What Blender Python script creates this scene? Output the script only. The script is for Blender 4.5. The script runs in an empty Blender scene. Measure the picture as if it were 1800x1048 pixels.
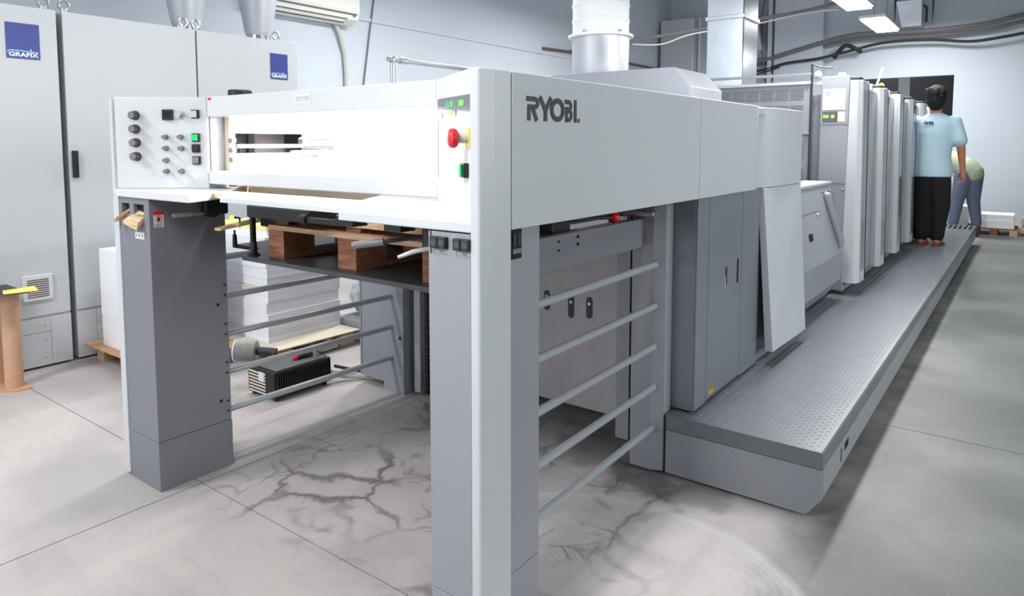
import bpy, bmesh, math, random
from mathutils import Vector, Matrix
random.seed(7)
PI = math.pi
SC = bpy.context.scene
COL = SC.collection

# ------------------------------------------------------------------ camera
cam_d = bpy.data.cameras.new('camera')
cam = bpy.data.objects.new('camera', cam_d)
COL.objects.link(cam)
cam_d.sensor_fit = 'HORIZONTAL'
cam_d.sensor_width = 36.0
cam_d.lens = 36.0 * 1215.76 / 1800.0
cam_d.shift_y = -(524.0 - 350.63) / 1800.0
cam_d.clip_start = 0.05
cam_d.clip_end = 100
cam.location = (0, 0, 1.4)
cam.rotation_euler = (math.radians(90 - 4.566), 0, math.radians(36.795))
SC.camera = cam

# ------------------------------------------------------------------ world, lights, exposure
SC.view_settings.view_transform = 'Standard'
SC.view_settings.look = 'None'
SC.view_settings.gamma = 1.0
SC.view_settings.use_curve_mapping = False
SC.view_settings.exposure = 0.0
world = bpy.data.worlds.new('world')
SC.world = world
world.use_nodes = True
bgn = world.node_tree.nodes['Background']
bgn.inputs[0].default_value = (0.90, 0.95, 1.0, 1)
bgn.inputs[1].default_value = 2.15


def area(name, loc, sx, sy, watts, rot=(0, 0, 0), color=(1, 0.98, 0.97)):
    d = bpy.data.lights.new(name, 'AREA')
    d.shape = 'RECTANGLE'
    d.size = sx
    d.size_y = sy
    d.energy = watts
    d.color = color
    o = bpy.data.objects.new(name, d)
    o.location = loc
    o.rotation_euler = rot
    COL.objects.link(o)
    return o


area('overhead_lamp_and_fill', (-1.13, -0.05, 2.47), 0.2, 1.2, 50)
area('overhead_lamp_and_fill', (-3.75, -0.5, 2.85), 0.24, 1.2, 75)
area('overhead_lamp_and_fill', (-3.45, 2.4, 3.3), 0.24, 1.2, 32)  # unseen fill, added to brighten the paper stacks
area('overhead_lamp_and_fill', (-4.3, 5.2, 3.4), 0.24, 1.2, 110)  # unseen fill, added to light the left wall
area('overhead_lamp_and_fill', (-4.3, 8.6, 3.5), 0.24, 1.2, 100)  # second added fill, farther along the left wall
area('overhead_lamp_and_fill', (-1.06, 3.4, 2.47), 0.16, 1.2, 40)
area('overhead_lamp_and_fill', (-1.06, 9.4, 2.62), 0.16, 1.6, 50)
area('overhead_lamp_and_fill', (1.9, 2.6, 3.4), 0.24, 1.2, 18)  # unseen fill, added to brighten the press side cover
area('side_window_light', (4.1, 3.6, 2.0), 1.5, 4.5, 170, rot=(0, PI / 2, 0), color=(0.95, 0.98, 1.0))
area('overhead_lamp_and_fill', (-1.6, 12.4, 3.55), 0.24, 1.2, 135)  # unseen fill, added to light the back wall
area('back_room_fill', (-2.6, 15.8, 3.9), 0.24, 1.2, 40)  # added fill that lifts the dark room behind the doorway
# work lamp under the delivery roof (its fixture and tube are built with the press)
area('work_lamp_light', (-2.01, 1.78, 1.534), 1.15, 0.04, 15, color=(1, 0.97, 0.95))


# ------------------------------------------------------------------ materials
def lin(c):
    r = []
    for v in c:
        v = v / 255.0
        r.append(v / 12.92 if v <= 0.04045 else ((v + 0.055) / 1.055) ** 2.4)
    return (r[0], r[1], r[2], 1)


def mat(name, c, rough=0.5, metal=0.0, var=0.0, vscale=6.0, bump=0.0, bscale=60.0, emit=None, estr=0.0,
        stretch=(1, 1, 1), alpha=1.0, trans=0.0, spec=0.5):
    m = bpy.data.materials.new(name)
    m.use_nodes = True
    nt = m.node_tree
    b = nt.nodes['Principled BSDF']
    b.inputs['Base Color'].default_value = lin(c)
    b.inputs['Roughness'].default_value = rough
    b.inputs['Metallic'].default_value = metal
    b.inputs['Specular IOR Level'].default_value = spec
    b.inputs['Alpha'].default_value = alpha
    b.inputs['Transmission Weight'].default_value = trans
    if emit is not None:
        b.inputs['Emission Color'].default_value = lin(emit)
        b.inputs['Emission Strength'].default_value = estr
    if var or bump:
        tc = nt.nodes.new('ShaderNodeTexCoord')
        mp = nt.nodes.new('ShaderNodeMapping')
        mp.inputs['Scale'].default_value = stretch
        nt.links.new(tc.outputs['Object'], mp.inputs[0])
        if var:
            n = nt.nodes.new('ShaderNodeTexNoise')
            n.inputs['Scale'].default_value = vscale
            n.inputs['Detail'].default_value = 5
            nt.links.new(mp.outputs[0], n.inputs[0])
            mx = nt.nodes.new('ShaderNodeMix')
            mx.data_type = 'RGBA'
            l = lin(c)
            mx.inputs[6].default_value = tuple(max(0, v * (1 - var)) for v in l[:3]) + (1,)
            mx.inputs[7].default_value = tuple(min(1, v * (1 + var)) for v in l[:3]) + (1,)
            nt.links.new(n.outputs[0], mx.inputs[0])
            nt.links.new(mx.outputs[2], b.inputs['Base Color'])
        if bump:
            n2 = nt.nodes.new('ShaderNodeTexNoise')
            n2.inputs['Scale'].default_value = bscale
            nt.links.new(mp.outputs[0], n2.inputs[0])
            bp = nt.nodes.new('ShaderNodeBump')
            bp.inputs['Strength'].default_value = bump
            bp.inputs['Distance'].default_value = 0.01
            nt.links.new(n2.outputs[0], bp.inputs['Height'])
            nt.links.new(bp.outputs[0], b.inputs['Normal'])
    return m


def wood(name, c1, c2, stretch=(1, 12, 12), scale=7.0):
    m = bpy.data.materials.new(name)
    m.use_nodes = True
    nt = m.node_tree
    b = nt.nodes['Principled BSDF']
    b.inputs['Roughness'].default_value = 0.75
    tc = nt.nodes.new('ShaderNodeTexCoord')
    mp = nt.nodes.new('ShaderNodeMapping')
    mp.inputs['Scale'].default_value = stretch
    n = nt.nodes.new('ShaderNodeTexNoise')
    n.inputs['Scale'].default_value = scale
    n.inputs['Detail'].default_value = 6
    n.inputs['Distortion'].default_value = 1.2
    r = nt.nodes.new('ShaderNodeValToRGB')
    r.color_ramp.elements[0].position = 0.32
    r.color_ramp.elements[0].color = lin(c1)
    r.color_ramp.elements[1].position = 0.68
    r.color_ramp.elements[1].color = lin(c2)
    nt.links.new(tc.outputs['Object'], mp.inputs[0])
    nt.links.new(mp.outputs[0], n.inputs[0])
    nt.links.new(n.outputs[0], r.inputs[0])
    nt.links.new(r.outputs[0], b.inputs['Base Color'])
    bp = nt.nodes.new('ShaderNodeBump')
    bp.inputs['Strength'].default_value = 0.25
    bp.inputs['Distance'].default_value = 0.004
    nt.links.new(n.outputs[0], bp.inputs['Height'])
    nt.links.new(bp.outputs[0], b.inputs['Normal'])
    return m


def paper_mat(name, c, dark=0.82, scale=160):
    """stack of sheets: fine horizontal lines along Z"""
    m = bpy.data.materials.new(name)
    m.use_nodes = True
    nt = m.node_tree
    b = nt.nodes['Principled BSDF']
    b.inputs['Roughness'].default_value = 0.8
    tc = nt.nodes.new('ShaderNodeTexCoord')
    mp = nt.nodes.new('ShaderNodeMapping')
    mp.inputs['Scale'].default_value = (0.6, 0.6, scale)
    n = nt.nodes.new('ShaderNodeTexNoise')
    n.inputs['Scale'].default_value = 1.0
    n.inputs['Detail'].default_value = 4
    r = nt.nodes.new('ShaderNodeValToRGB')
    r.color_ramp.elements[0].position = 0.25
    r.color_ramp.elements[0].color = tuple(v * dark for v in lin(c)[:3]) + (1,)
    r.color_ramp.elements[1].position = 0.6
    r.color_ramp.elements[1].color = lin(c)
    nt.links.new(tc.outputs['Object'], mp.inputs[0])
    nt.links.new(mp.outputs[0], n.inputs[0])
    nt.links.new(n.outputs[0], r.inputs[0])
    nt.links.new(r.outputs[0], b.inputs['Base Color'])
    return m


M = {}
M['light'] = mat('light_grey_paint', (194, 199, 203), 0.34, var=0.03, vscale=3)
M['inner'] = mat('interior_white', (238, 238, 238), 0.5, var=0.02)
M['white'] = mat('white_paint', (208, 211, 213), 0.4, var=0.02)
M['grey'] = mat('grey_paint', (119, 121, 129), 0.42, var=0.04, vscale=4)
M['midgrey'] = mat('mid_grey_paint', (146, 149, 156), 0.42, var=0.04, vscale=4)
M['doorgrey'] = mat('door_grey_paint', (122, 127, 136), 0.30, var=0.05, vscale=3)
M['unitgrey'] = mat('unit_grey_paint', (148, 152, 160), 0.4, var=0.03)
M['worn'] = mat('worn_grey_plate', (184, 178, 182), 0.5, var=0.16, vscale=7, bump=0.05, bscale=30)
M['black'] = mat('black_plastic', (26, 27, 30), 0.45, var=0.1)
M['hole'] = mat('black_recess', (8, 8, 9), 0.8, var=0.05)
M['dark'] = mat('dark_metal', (52, 54, 58), 0.45, 0.3, var=0.15, vscale=12)
M['plate'] = mat('lift_plate_steel', (70, 72, 76), 0.38, 0.4, var=0.3, vscale=6)
M['knob'] = mat('dark_grey_knob', (66, 68, 74), 0.4, var=0.08)
M['knobcap'] = mat('knob_cap_grey', (120, 121, 124), 0.4, var=0.05)
M['steel'] = mat('brushed_steel', (190, 195, 200), 0.3, 0.85, var=0.08, vscale=20)
M['rod'] = mat('painted_rail_steel', (172, 178, 183), 0.28, 0.2, var=0.06, vscale=10)
M['galv'] = mat('galvanised_sheet', (198, 203, 210), 0.22, 0.9, var=0.1, vscale=5, bump=0.06, bscale=6)
M['ductgrey'] = mat('grey_duct_sheet', (196, 199, 206), 0.42, 0.35, var=0.06, vscale=5)
M['duct_white'] = mat('white_duct_hose', (236, 238, 238), 0.5, var=0.03)
M['wallright'] = mat('grey_wall_paint', (122, 128, 132), 0.85, var=0.05)
M['wall'] = mat('blue_white_wall_paint', (198, 208, 217), 0.85, var=0.05, vscale=1.2, bump=0.03, bscale=40)
M['ceil'] = mat('ceiling_paint', (205, 210, 214), 0.9, var=0.04)
M['cab'] = mat('cabinet_light_grey', (192, 197, 201), 0.45, var=0.02)
M['cabdark'] = mat('cabinet_joint', (60, 62, 66), 0.7, var=0.05)
M['blue'] = mat('blue_logo_plate', (44, 62, 140), 0.35, var=0.04)
M['sky'] = mat('pale_blue_logo', (150, 205, 235), 0.4, var=0.02)
M['logowhite'] = mat('logo_white', (235, 240, 245), 0.4, var=0.02)
M['logodark'] = mat('dark_logo_paint', (62, 66, 74), 0.4, var=0.05)
M['logopale'] = mat('pale_logo_print', (196, 198, 202), 0.5, var=0.02)
M['red'] = mat('red_plastic', (214, 36, 48), 0.35, var=0.05)
M['yellow'] = mat('yellow_plastic', (240, 205, 60), 0.45, var=0.05)
M['orange'] = mat('orange_warning', (240, 160, 20), 0.5, var=0.03)
M['green'] = mat('green_button', (20, 190, 110), 0.35, var=0.04, emit=(20, 200, 110), estr=0.25)
M['display'] = mat('display_dark', (88, 90, 98), 0.25, var=0.03)
M['digit'] = mat('green_digits', (120, 250, 60), 0.4, emit=(110, 255, 50), estr=1.6, var=0.02)
M['lcd'] = mat('green_display_window', (20, 120, 90), 0.3, emit=(10, 130, 95), estr=0.5, var=0.02)
M['ledy'] = mat('yellow_lamp_lit', (250, 220, 40), 0.4, emit=(250, 215, 30), estr=1.3, var=0.02)
M['ledo'] = mat('orange_lamp_lit', (255, 190, 40), 0.4, emit=(255, 180, 40), estr=4.0, var=0.02)
M['lampglow'] = mat('lamp_diffuser_lit', (255, 255, 255), 0.5, emit=(255, 252, 250), estr=90.0, var=0.01)
M['tubeglow'] = mat('work_tube_lit', (255, 255, 255), 0.5, emit=(255, 244, 236), estr=70.0, var=0.01)
M['woodred'] = wood('pallet_wood_red', (112, 70, 52), (166, 112, 82))
M['woodpale'] = wood('pallet_wood_pale', (168, 128, 96), (212, 178, 146))
M['woodraw'] = wood('raw_wood', (180, 150, 110), (222, 200, 160))
M['card'] = mat('brown_cardboard', (190, 146, 112), 0.8, var=0.06, vscale=8)
M['tube'] = mat('cardboard_tube', (198, 158, 128), 0.7, var=0.05, vscale=8)
M['cardpale'] = mat('pale_cardboard', (214, 204, 186), 0.8, var=0.05)
M['paper'] = paper_mat('white_paper_stack', (240, 242, 248), 0.8)
M['paper2'] = paper_mat('white_paper_ream', (236, 238, 244), 0.9)
M['yellowpaper'] = mat('yellow_paper', (238, 232, 150), 0.8, var=0.04)
M['foam'] = mat('grey_foam', (150, 153, 158), 0.9, var=0.12, vscale=40, bump=0.4, bscale=80)
M['plastic'] = mat('clear_wrap', (170, 175, 178), 0.2, var=0.5, vscale=14, bump=1.0, bscale=25)
M['pump'] = mat('black_cast_pump', (24, 24, 27), 0.5, var=0.12, vscale=20)
M['pumptop'] = mat('pump_grey_top', (92, 94, 98), 0.5, var=0.1)
M['copper'] = mat('copper_fitting', (176, 106, 66), 0.4, 0.6, var=0.1)
M['ribbed'] = mat('ribbed_filter', (168, 168, 166), 0.5, 0.3, var=0.1, vscale=30)
M['filterlabel'] = mat('blue_filter_label', (110, 120, 200), 0.5, var=0.3, vscale=30)
M['skin'] = mat('skin', (176, 118, 92), 0.6, var=0.06)
M['hair'] = mat('black_hair', (18, 17, 19), 0.85, var=0.3, vscale=40, bump=0.6, bscale=120, stretch=(1, 1, 0.3))
M['shirt'] = mat('pale_blue_tshirt', (178, 205, 220), 0.85, var=0.05, vscale=10, bump=0.25, bscale=14)
M['print'] = mat('dark_blue_print', (58, 72, 120), 0.8, var=0.05)
M['trouser'] = mat('black_trousers', (12, 12, 14), 0.85, var=0.2, vscale=8)
M['sandal'] = mat('brown_sandal', (120, 60, 56), 0.7, var=0.1)
M['polo'] = mat('pale_green_shirt', (176, 186, 160), 0.85, var=0.06, bump=0.2, bscale=12)
M['jeans'] = mat('blue_grey_jeans', (98, 110, 132), 0.85, var=0.1, vscale=14)
M['boot'] = mat('brown_boot', (84, 62, 54), 0.8, var=0.1)
M['cable'] = mat('grey_cable', (112, 110, 112), 0.6, var=0.1)
M['cabledark'] = mat('dark_cable', (44, 44, 48), 0.6, var=0.1)
M['hose'] = mat('pale_hose', (190, 190, 184), 0.6, var=0.08)
M['ac'] = mat('ac_white', (228, 232, 226), 0.5, var=0.02)
M['slat'] = mat('slat_brown', (104, 92, 84), 0.7, var=0.05)
M['darkroom'] = mat('dark_room', (70, 72, 78), 0.9, var=0.05)
M['cream'] = mat('cream_edge', (226, 208, 182), 0.5, var=0.04)
M['gloss'] = mat('glossy_guard', (138, 144, 151), 0.06, 0.0, var=0.02, spec=0.9)
M['lug'] = mat('tread_plate_lug', (128, 132, 139), 0.28, 0.15, var=0.05)
M['sticker'] = mat('white_sticker', (214, 216, 218), 0.5, var=0.02)
M['greytext'] = mat('grey_print', (120, 122, 126), 0.6, var=0.02)
M['textfaint'] = mat('faint_key_print', (206, 208, 211), 0.6, var=0.02)


def tread_mat():
    m = mat('tread_plate', (112, 116, 123), 0.32, 0.15, var=0.14, vscale=9)
    return m


M['tread'] = tread_mat()


def sheet_mat():
    m = bpy.data.materials.new('printed_sheet')
    m.use_nodes = True
    nt = m.node_tree
    b = nt.nodes['Principled BSDF']
    b.inputs['Roughness'].default_value = 0.5
    tc = nt.nodes.new('ShaderNodeTexCoord')
    v = nt.nodes.new('ShaderNodeTexVoronoi')
    v.inputs['Scale'].default_value = 9
    nt.links.new(tc.outputs['Object'], v.inputs[0])
    r = nt.nodes.new('ShaderNodeValToRGB')
    e = r.color_ramp.elements
    e[0].position = 0.0
    e[0].color = lin((236, 236, 240))
    e[1].position = 1.0
    e[1].color = lin((60, 80, 170))
    for p, c in ((0.55, (240, 240, 240)), (0.62, (240, 215, 90)), (0.7, (235, 236, 240)), (0.82, (110, 130, 200))):
        q = e.new(p)
        q.color = lin(c)
    r.color_ramp.interpolation = 'CONSTANT'
    nt.links.new(v.outputs['Color'], r.inputs[0])
    nt.links.new(r.outputs[0], b.inputs['Base Color'])
    return m


M['sheet'] = sheet_mat()


def floor_mat():
    m = bpy.data.materials.new('stained_concrete')
    m.use_nodes = True
    nt = m.node_tree
    N, L = nt.nodes, nt.links
    b = N['Principled BSDF']

    def math_(op, a, bb=None, clamp=False):
        n = N.new('ShaderNodeMath')
        n.operation = op
        n.use_clamp = clamp
        for i, v in enumerate((a, bb)):
            if v is None:
                continue
            if isinstance(v, (int, float)):
                n.inputs[i].default_value = v
            else:
                L.new(v, n.inputs[i])
        return n.outputs[0]

    def sm(v, a, c):  # smooth 0..1 between a and c
        n = N.new('ShaderNodeMapRange')
        n.interpolation_type = 'SMOOTHSTEP'
        n.inputs['From Min'].default_value = a
        n.inputs['From Max'].default_value = c
        L.new(v, n.inputs['Value'])
        return n.outputs[0]

    def noise(scale, detail=5, vec=None, dist=0.0):
        n = N.new('ShaderNodeTexNoise')
        n.inputs['Scale'].default_value = scale
        n.inputs['Detail'].default_value = detail
        n.inputs['Distortion'].default_value = dist
        L.new(vec if vec is not None else pos, n.inputs['Vector'])
        return n

    def mix(f, a, c):
        n = N.new('ShaderNodeMix')
        n.data_type = 'RGBA'
        if isinstance(f, (int, float)):
            n.inputs[0].default_value = f
        else:
            L.new(f, n.inputs[0])
        for i, v in ((6, a), (7, c)):
            if isinstance(v, tuple):
                n.inputs[i].default_value = v
            else:
                L.new(v, n.inputs[i])
        return n.outputs[2]

    g = N.new('ShaderNodeNewGeometry')
    pos = g.outputs['Position']
    sep = N.new('ShaderNodeSeparateXYZ')
    L.new(pos, sep.inputs[0])
    X, Y = sep.outputs[0], sep.outputs[1]
    n1 = noise(1.3, 6)
    n2 = noise(7, 6)
    mp = N.new('ShaderNodeMapping')
    mp.inputs['Scale'].default_value = (3.0, 14.0, 1.0)
    mp.inputs['Rotation'].default_value = (0, 0, 0.5)
    L.new(pos, mp.inputs[0])
    n3 = noise(1.6, 4, mp.outputs[0])
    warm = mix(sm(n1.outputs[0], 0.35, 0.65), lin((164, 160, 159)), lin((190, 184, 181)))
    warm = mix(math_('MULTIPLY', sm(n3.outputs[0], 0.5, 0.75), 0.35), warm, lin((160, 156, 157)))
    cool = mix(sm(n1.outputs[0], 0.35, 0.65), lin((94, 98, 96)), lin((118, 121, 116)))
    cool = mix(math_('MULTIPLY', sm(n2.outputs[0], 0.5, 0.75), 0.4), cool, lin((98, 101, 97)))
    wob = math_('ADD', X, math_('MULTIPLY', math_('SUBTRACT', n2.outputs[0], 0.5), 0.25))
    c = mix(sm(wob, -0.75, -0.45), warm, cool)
    # dark veins where ink and oil ran into the cracks
    wv = N.new('ShaderNodeVectorMath')
    wv.operation = 'MULTIPLY_ADD'
    nn = noise(4.0, 5)
    L.new(nn.outputs['Color'], wv.inputs[0])
    wv.inputs[1].default_value = (0.34, 0.34, 0)
    L.new(pos, wv.inputs[2])
    vo = N.new('ShaderNodeTexVoronoi')
    vo.feature = 'DISTANCE_TO_EDGE'
    vo.inputs['Scale'].default_value = 2.6
    L.new(wv.outputs[0], vo.inputs['Vector'])
    wid = noise(3.1, 3)
    vein = math_('SUBTRACT', 1.0, sm(math_('DIVIDE', vo.outputs['Distance'], math_('ADD', 0.15, wid.outputs[0])), 0.01, 0.085))
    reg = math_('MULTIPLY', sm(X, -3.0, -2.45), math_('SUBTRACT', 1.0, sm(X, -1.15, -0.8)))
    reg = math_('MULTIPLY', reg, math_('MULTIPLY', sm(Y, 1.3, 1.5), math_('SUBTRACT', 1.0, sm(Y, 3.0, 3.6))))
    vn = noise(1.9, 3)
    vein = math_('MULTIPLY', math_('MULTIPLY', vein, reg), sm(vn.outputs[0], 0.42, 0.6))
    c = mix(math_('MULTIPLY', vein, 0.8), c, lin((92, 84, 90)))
    vo2 = N.new('ShaderNodeTexVoronoi')
    vo2.feature = 'DISTANCE_TO_EDGE'
    vo2.inputs['Scale'].default_value = 5.5
    L.new(wv.outputs[0], vo2.inputs['Vector'])
    vb = noise(3.3, 4)
    vein2 = math_('SUBTRACT', 1.0, sm(math_('DIVIDE', vo2.outputs['Distance'], math_('ADD', 0.2, wid.outputs[0])), 0.0, 0.10))
    vein2 = math_('MULTIPLY', math_('MULTIPLY', vein2, reg), sm(vb.outputs[0], 0.5, 0.64))
    c = mix(math_('MULTIPLY', vein2, 0.6), c, lin((96, 88, 94)))
    blot = math_('MULTIPLY', reg, sm(noise(5.5, 5, None, 0.8).outputs[0], 0.60, 0.70))
    c = mix(math_('MULTIPLY', blot, 0.45), c, lin((104, 98, 102)))
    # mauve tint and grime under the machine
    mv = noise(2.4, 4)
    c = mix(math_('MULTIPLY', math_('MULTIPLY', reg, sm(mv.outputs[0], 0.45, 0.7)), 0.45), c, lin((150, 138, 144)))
    # scrubbed swirl with fine arcs in front of the step platform
    dv = N.new('ShaderNodeVectorMath')
    dv.operation = 'SUBTRACT'
    L.new(pos, dv.inputs[0])
    dv.inputs[1].default_value = (-1.02, 2.06, 0)
    sc_ = N.new('ShaderNodeVectorMath')
    sc_.operation = 'MULTIPLY'
    L.new(dv.outputs[0], sc_.inputs[0])
    sc_.inputs[1].default_value = (0.95, 1.55, 0)
    nw = noise(5, 3)
    ln = N.new('ShaderNodeVectorMath')
    ln.operation = 'LENGTH'
    L.new(sc_.outputs[0], ln.inputs[0])
    d = math_('ADD', ln.outputs['Value'], math_('MULTIPLY', math_('SUBTRACT', nw.outputs[0], 0.5), 0.10))
    disc = math_('SUBTRACT', 1.0, sm(d, 0.50, 0.56))
    rings = math_('MULTIPLY', math_('ADD', math_('SINE', math_('MULTIPLY', d, 190.0)), 1.0), 0.5)
    c = mix(math_('MULTIPLY', disc, math_('ADD', 0.03, math_('MULTIPLY', math_('MULTIPLY', rings, nw.outputs[0]), 0.34))), c, lin((196, 194, 197)))
    rim = math_('MULTIPLY', disc, sm(d, 0.42, 0.53))
    c = mix(math_('MULTIPLY', rim, 0.35), c, lin((206, 206, 208)))
    # grime against the machine foot and smudges beside the swirl
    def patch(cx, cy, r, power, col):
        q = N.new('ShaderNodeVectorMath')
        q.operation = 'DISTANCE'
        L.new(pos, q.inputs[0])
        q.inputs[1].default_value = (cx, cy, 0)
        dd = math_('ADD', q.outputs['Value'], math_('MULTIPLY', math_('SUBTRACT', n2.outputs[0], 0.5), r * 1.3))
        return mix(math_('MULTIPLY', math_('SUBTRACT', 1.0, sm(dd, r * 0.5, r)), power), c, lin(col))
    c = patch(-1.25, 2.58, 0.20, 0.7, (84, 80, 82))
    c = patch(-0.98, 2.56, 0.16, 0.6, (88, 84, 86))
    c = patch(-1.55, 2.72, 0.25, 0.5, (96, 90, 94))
    c = patch(-0.80, 1.72, 0.10, 0.55, (112, 112, 110))
    c = patch(-0.68, 1.80, 0.09, 0.5, (116, 116, 112))
    # fine dust specks
    sp = noise(60, 2)
    c = mix(math_('MULTIPLY', sm(sp.outputs[0], 0.70, 0.76), 0.16), c, lin((226, 224, 222)))
    L.new(c, b.inputs['Base Color'])
    b.inputs['Roughness'].default_value = 0.5
    b.inputs['Specular IOR Level'].default_value = 0.35
    bp = N.new('ShaderNodeBump')
    bp.inputs['Strength'].default_value = 0.08
    bp.inputs['Distance'].default_value = 0.01
    L.new(n2.outputs[0], bp.inputs['Height'])
    L.new(bp.outputs[0], b.inputs['Normal'])
    return m


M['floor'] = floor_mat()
M['joint'] = mat('joint_mortar', (124, 120, 120), 0.9, var=0.1)

# ------------------------------------------------------------------ geometry helpers
ORG = {}


class MB:
    def __init__(s):
        s.v = []
        s.f = []

    def add(s, vs, fs):
        n = len(s.v)
        s.v += [tuple(p) for p in vs]
        s.f += [tuple(i + n for i in f) for f in fs]
        return s

    def hexa(s, b, t):
        """b, t: 4 points each, counter-clockwise from above"""
        s.add(list(b) + list(t), [(3, 2, 1, 0), (4, 5, 6, 7), (0, 1, 5, 4), (1, 2, 6, 5), (2, 3, 7, 6), (3, 0, 4, 7)])
        return s

    def box(s, x0, x1, y0, y1, z0, z1):
        return s.hexa([(x0, y0, z0), (x1, y0, z0), (x1, y1, z0), (x0, y1, z0)],
                      [(x0, y0, z1), (x1, y0, z1), (x1, y1, z1), (x0, y1, z1)])

    def prism(s, bot, top):
        """loft between two equal point rings, capped"""
        n = len(bot)
        fs = [tuple(range(n - 1, -1, -1)), tuple(range(n, 2 * n))]
        for i in range(n):
            j = (i + 1) % n
            fs.append((i, j, n + j, n + i))
        return s.add(list(bot) + list(top), fs)

    def poly_z(s, pts, z0, z1):
        return s.prism([(x, y, z0) for x, y in pts], [(x, y, z1) for x, y in pts])

    def poly_x(s, pts, x0, x1):
        return s.prism([(x0, y, z) for y, z in pts], [(x1, y, z) for y, z in pts])

    def poly_y(s, pts, y0, y1):
        return s.prism([(x, y1, z) for x, z in pts], [(x, y0, z) for x, z in pts])

    def cyl(s, p0, p1, r0, r1=None, n=16):
        r1 = r0 if r1 is None else r1
        return s.tube([p0, p1], [r0, r1], n)

    def tube(s, pts, r, n=10, cap=True):
        pts = [Vector(p) for p in pts]
        if not isinstance(r, (list, tuple)):
            r = [r] * len(pts)
        base = len(s.v)
        up = None
        for i, p in enumerate(pts):
            if i == 0:
                d = pts[1] - p
            elif i == len(pts) - 1:
                d = p - pts[-2]
            else:
                d = (pts[i + 1] - p).normalized() + (p - pts[i - 1]).normalized()
            d.normalize()
            if up is None:
                up = Vector((0, 0, 1)) if abs(d.z) < 0.9 else Vector((1, 0, 0))
            a = d.cross(up)
            a.normalize()
            bq = a.cross(d)
            up = bq
            for k in range(n):
                t = 2 * PI * k / n
                s.v.append(tuple(p + (a * math.cos(t) + bq * math.sin(t)) * r[i]))
        for i in range(len(pts) - 1):
            for k in range(n):
                k2 = (k + 1) % n
                s.f.append((base + i * n + k, base + i * n + k2, base + (i + 1) * n + k2, base + (i + 1) * n + k))
        if cap:
            s.f.append(tuple(base + k for k in range(n - 1, -1, -1)))
            s.f.append(tuple(base + (len(pts) - 1) * n + k for k in range(n)))
        return s

    def ball(s, c, r, n=12, m=8, sc=(1, 1, 1)):
        c = Vector(c)
        base = len(s.v)
        s.v.append((c.x, c.y, c.z - r * sc[2]))
        for i in range(1, m):
            t = PI * i / m
            for k in range(n):
                p = 2 * PI * k / n
                s.v.append((c.x + r * sc[0] * math.sin(t) * math.cos(p), c.y + r * sc[1] * math.sin(t) * math.sin(p),
                            c.z - r * sc[2] * math.cos(t)))
        s.v.append((c.x, c.y, c.z + r * sc[2]))
        last = len(s.v) - 1
        for k in range(n):
            k2 = (k + 1) % n
            s.f.append((base, base + 1 + k2, base + 1 + k))
            for i in range(m - 2):
                a = base + 1 + i * n
                s.f.append((a + k, a + k2, a + n + k2, a + n + k))
            a = base + 1 + (m - 2) * n
            s.f.append((a + k, a + k2, last))
        return s

    def lathe(s, prof, c, n=24):
        """prof: (r, z) list, axis Z at c"""
        base = len(s.v)
        for r, z in prof:
            for k in range(n):
                t = 2 * PI * k / n
                s.v.append((c[0] + r * math.cos(t), c[1] + r * math.sin(t), c[2] + z))
        for i in range(len(prof) - 1):
            for k in range(n):
                k2 = (k + 1) % n
                s.f.append((base + i * n + k, base + i * n + k2, base + (i + 1) * n + k2, base + (i + 1) * n + k))
        s.f.append(tuple(base + k for k in range(n - 1, -1, -1)))
        s.f.append(tuple(base + (len(prof) - 1) * n + k for k in range(n)))
        return s

    def torus(s, c, R, r, axis='y', n=18, m=8):
        pts = []
        for k in range(n + 1):
            t = 2 * PI * k / n
            a, b2 = R * math.cos(t), R * math.sin(t)
            pts.append({'y': (c[0] + a, c[1], c[2] + b2), 'z': (c[0] + a, c[1] + b2, c[2]), 'x': (c[0], c[1] + a, c[2] + b2)}[axis])
        return s.tube(pts, r, m)

    def build(s, name, m, parent=None, bevel=0.0, smooth=None, label=None):
        org = ORG.get(parent.name, Vector((0, 0, 0))) if parent else Vector((0, 0, 0))
        me = bpy.data.meshes.new(name)
        me.from_pydata([(x - org.x, y - org.y, z - org.z) for x, y, z in s.v], [], s.f)
        me.update()
        bm = bmesh.new()
        bm.from_mesh(me)
        bmesh.ops.recalc_face_normals(bm, faces=bm.faces)
        bm.to_mesh(me)
        bm.free()
        me.materials.append(m if not isinstance(m, str) else M[m])
        o = bpy.data.objects.new(name, me)
        COL.objects.link(o)
        if parent:
            o.parent = parent
        ORG[o.name] = org.copy()
        if smooth is None:
            smooth = any(len(f) == 4 for f in s.f) and len(s.f) > 12
        if smooth:
            me.polygons.foreach_set('use_smooth', [True] * len(me.polygons))
            try:
                me.set_sharp_from_angle(angle=math.radians(38))
            except Exception:
                pass
        if bevel:
            bv = o.modifiers.new('bevel', 'BEVEL')
            bv.width = bevel
            bv.segments = 2
            bv.limit_method = 'ANGLE'
            bv.angle_limit = math.radians(40)
        if label:
            o['label'] = label
        return o


def B(x0, x1, y0, y1, z0, z1):
    return MB().box(x0, x1, y0, y1, z0, z1)


def thing(name, loc, label, cat, group=None):
    o = bpy.data.objects.new(name, None)
    o.empty_display_size = 0.1
    o.location = loc
    COL.objects.link(o)
    o['label'] = label
    o['category'] = cat
    if group:
        o['group'] = group
    ORG[o.name] = Vector(loc)
    return o


def tag(o, label, cat, group=None):
    o['label'] = label
    o['category'] = cat
    if group:
        o['group'] = group
    return o


def struct(o):
    o['kind'] = 'structure'
    return o


def copy_tree(o, parent=None):
    c = o.copy()
    COL.objects.link(c)
    if parent is not None:
        c.parent = parent
    ORG[c.name] = ORG[o.name].copy()
    for ch in list(o.children):
        copy_tree(ch, c)
    return c


_fc = {}


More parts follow.
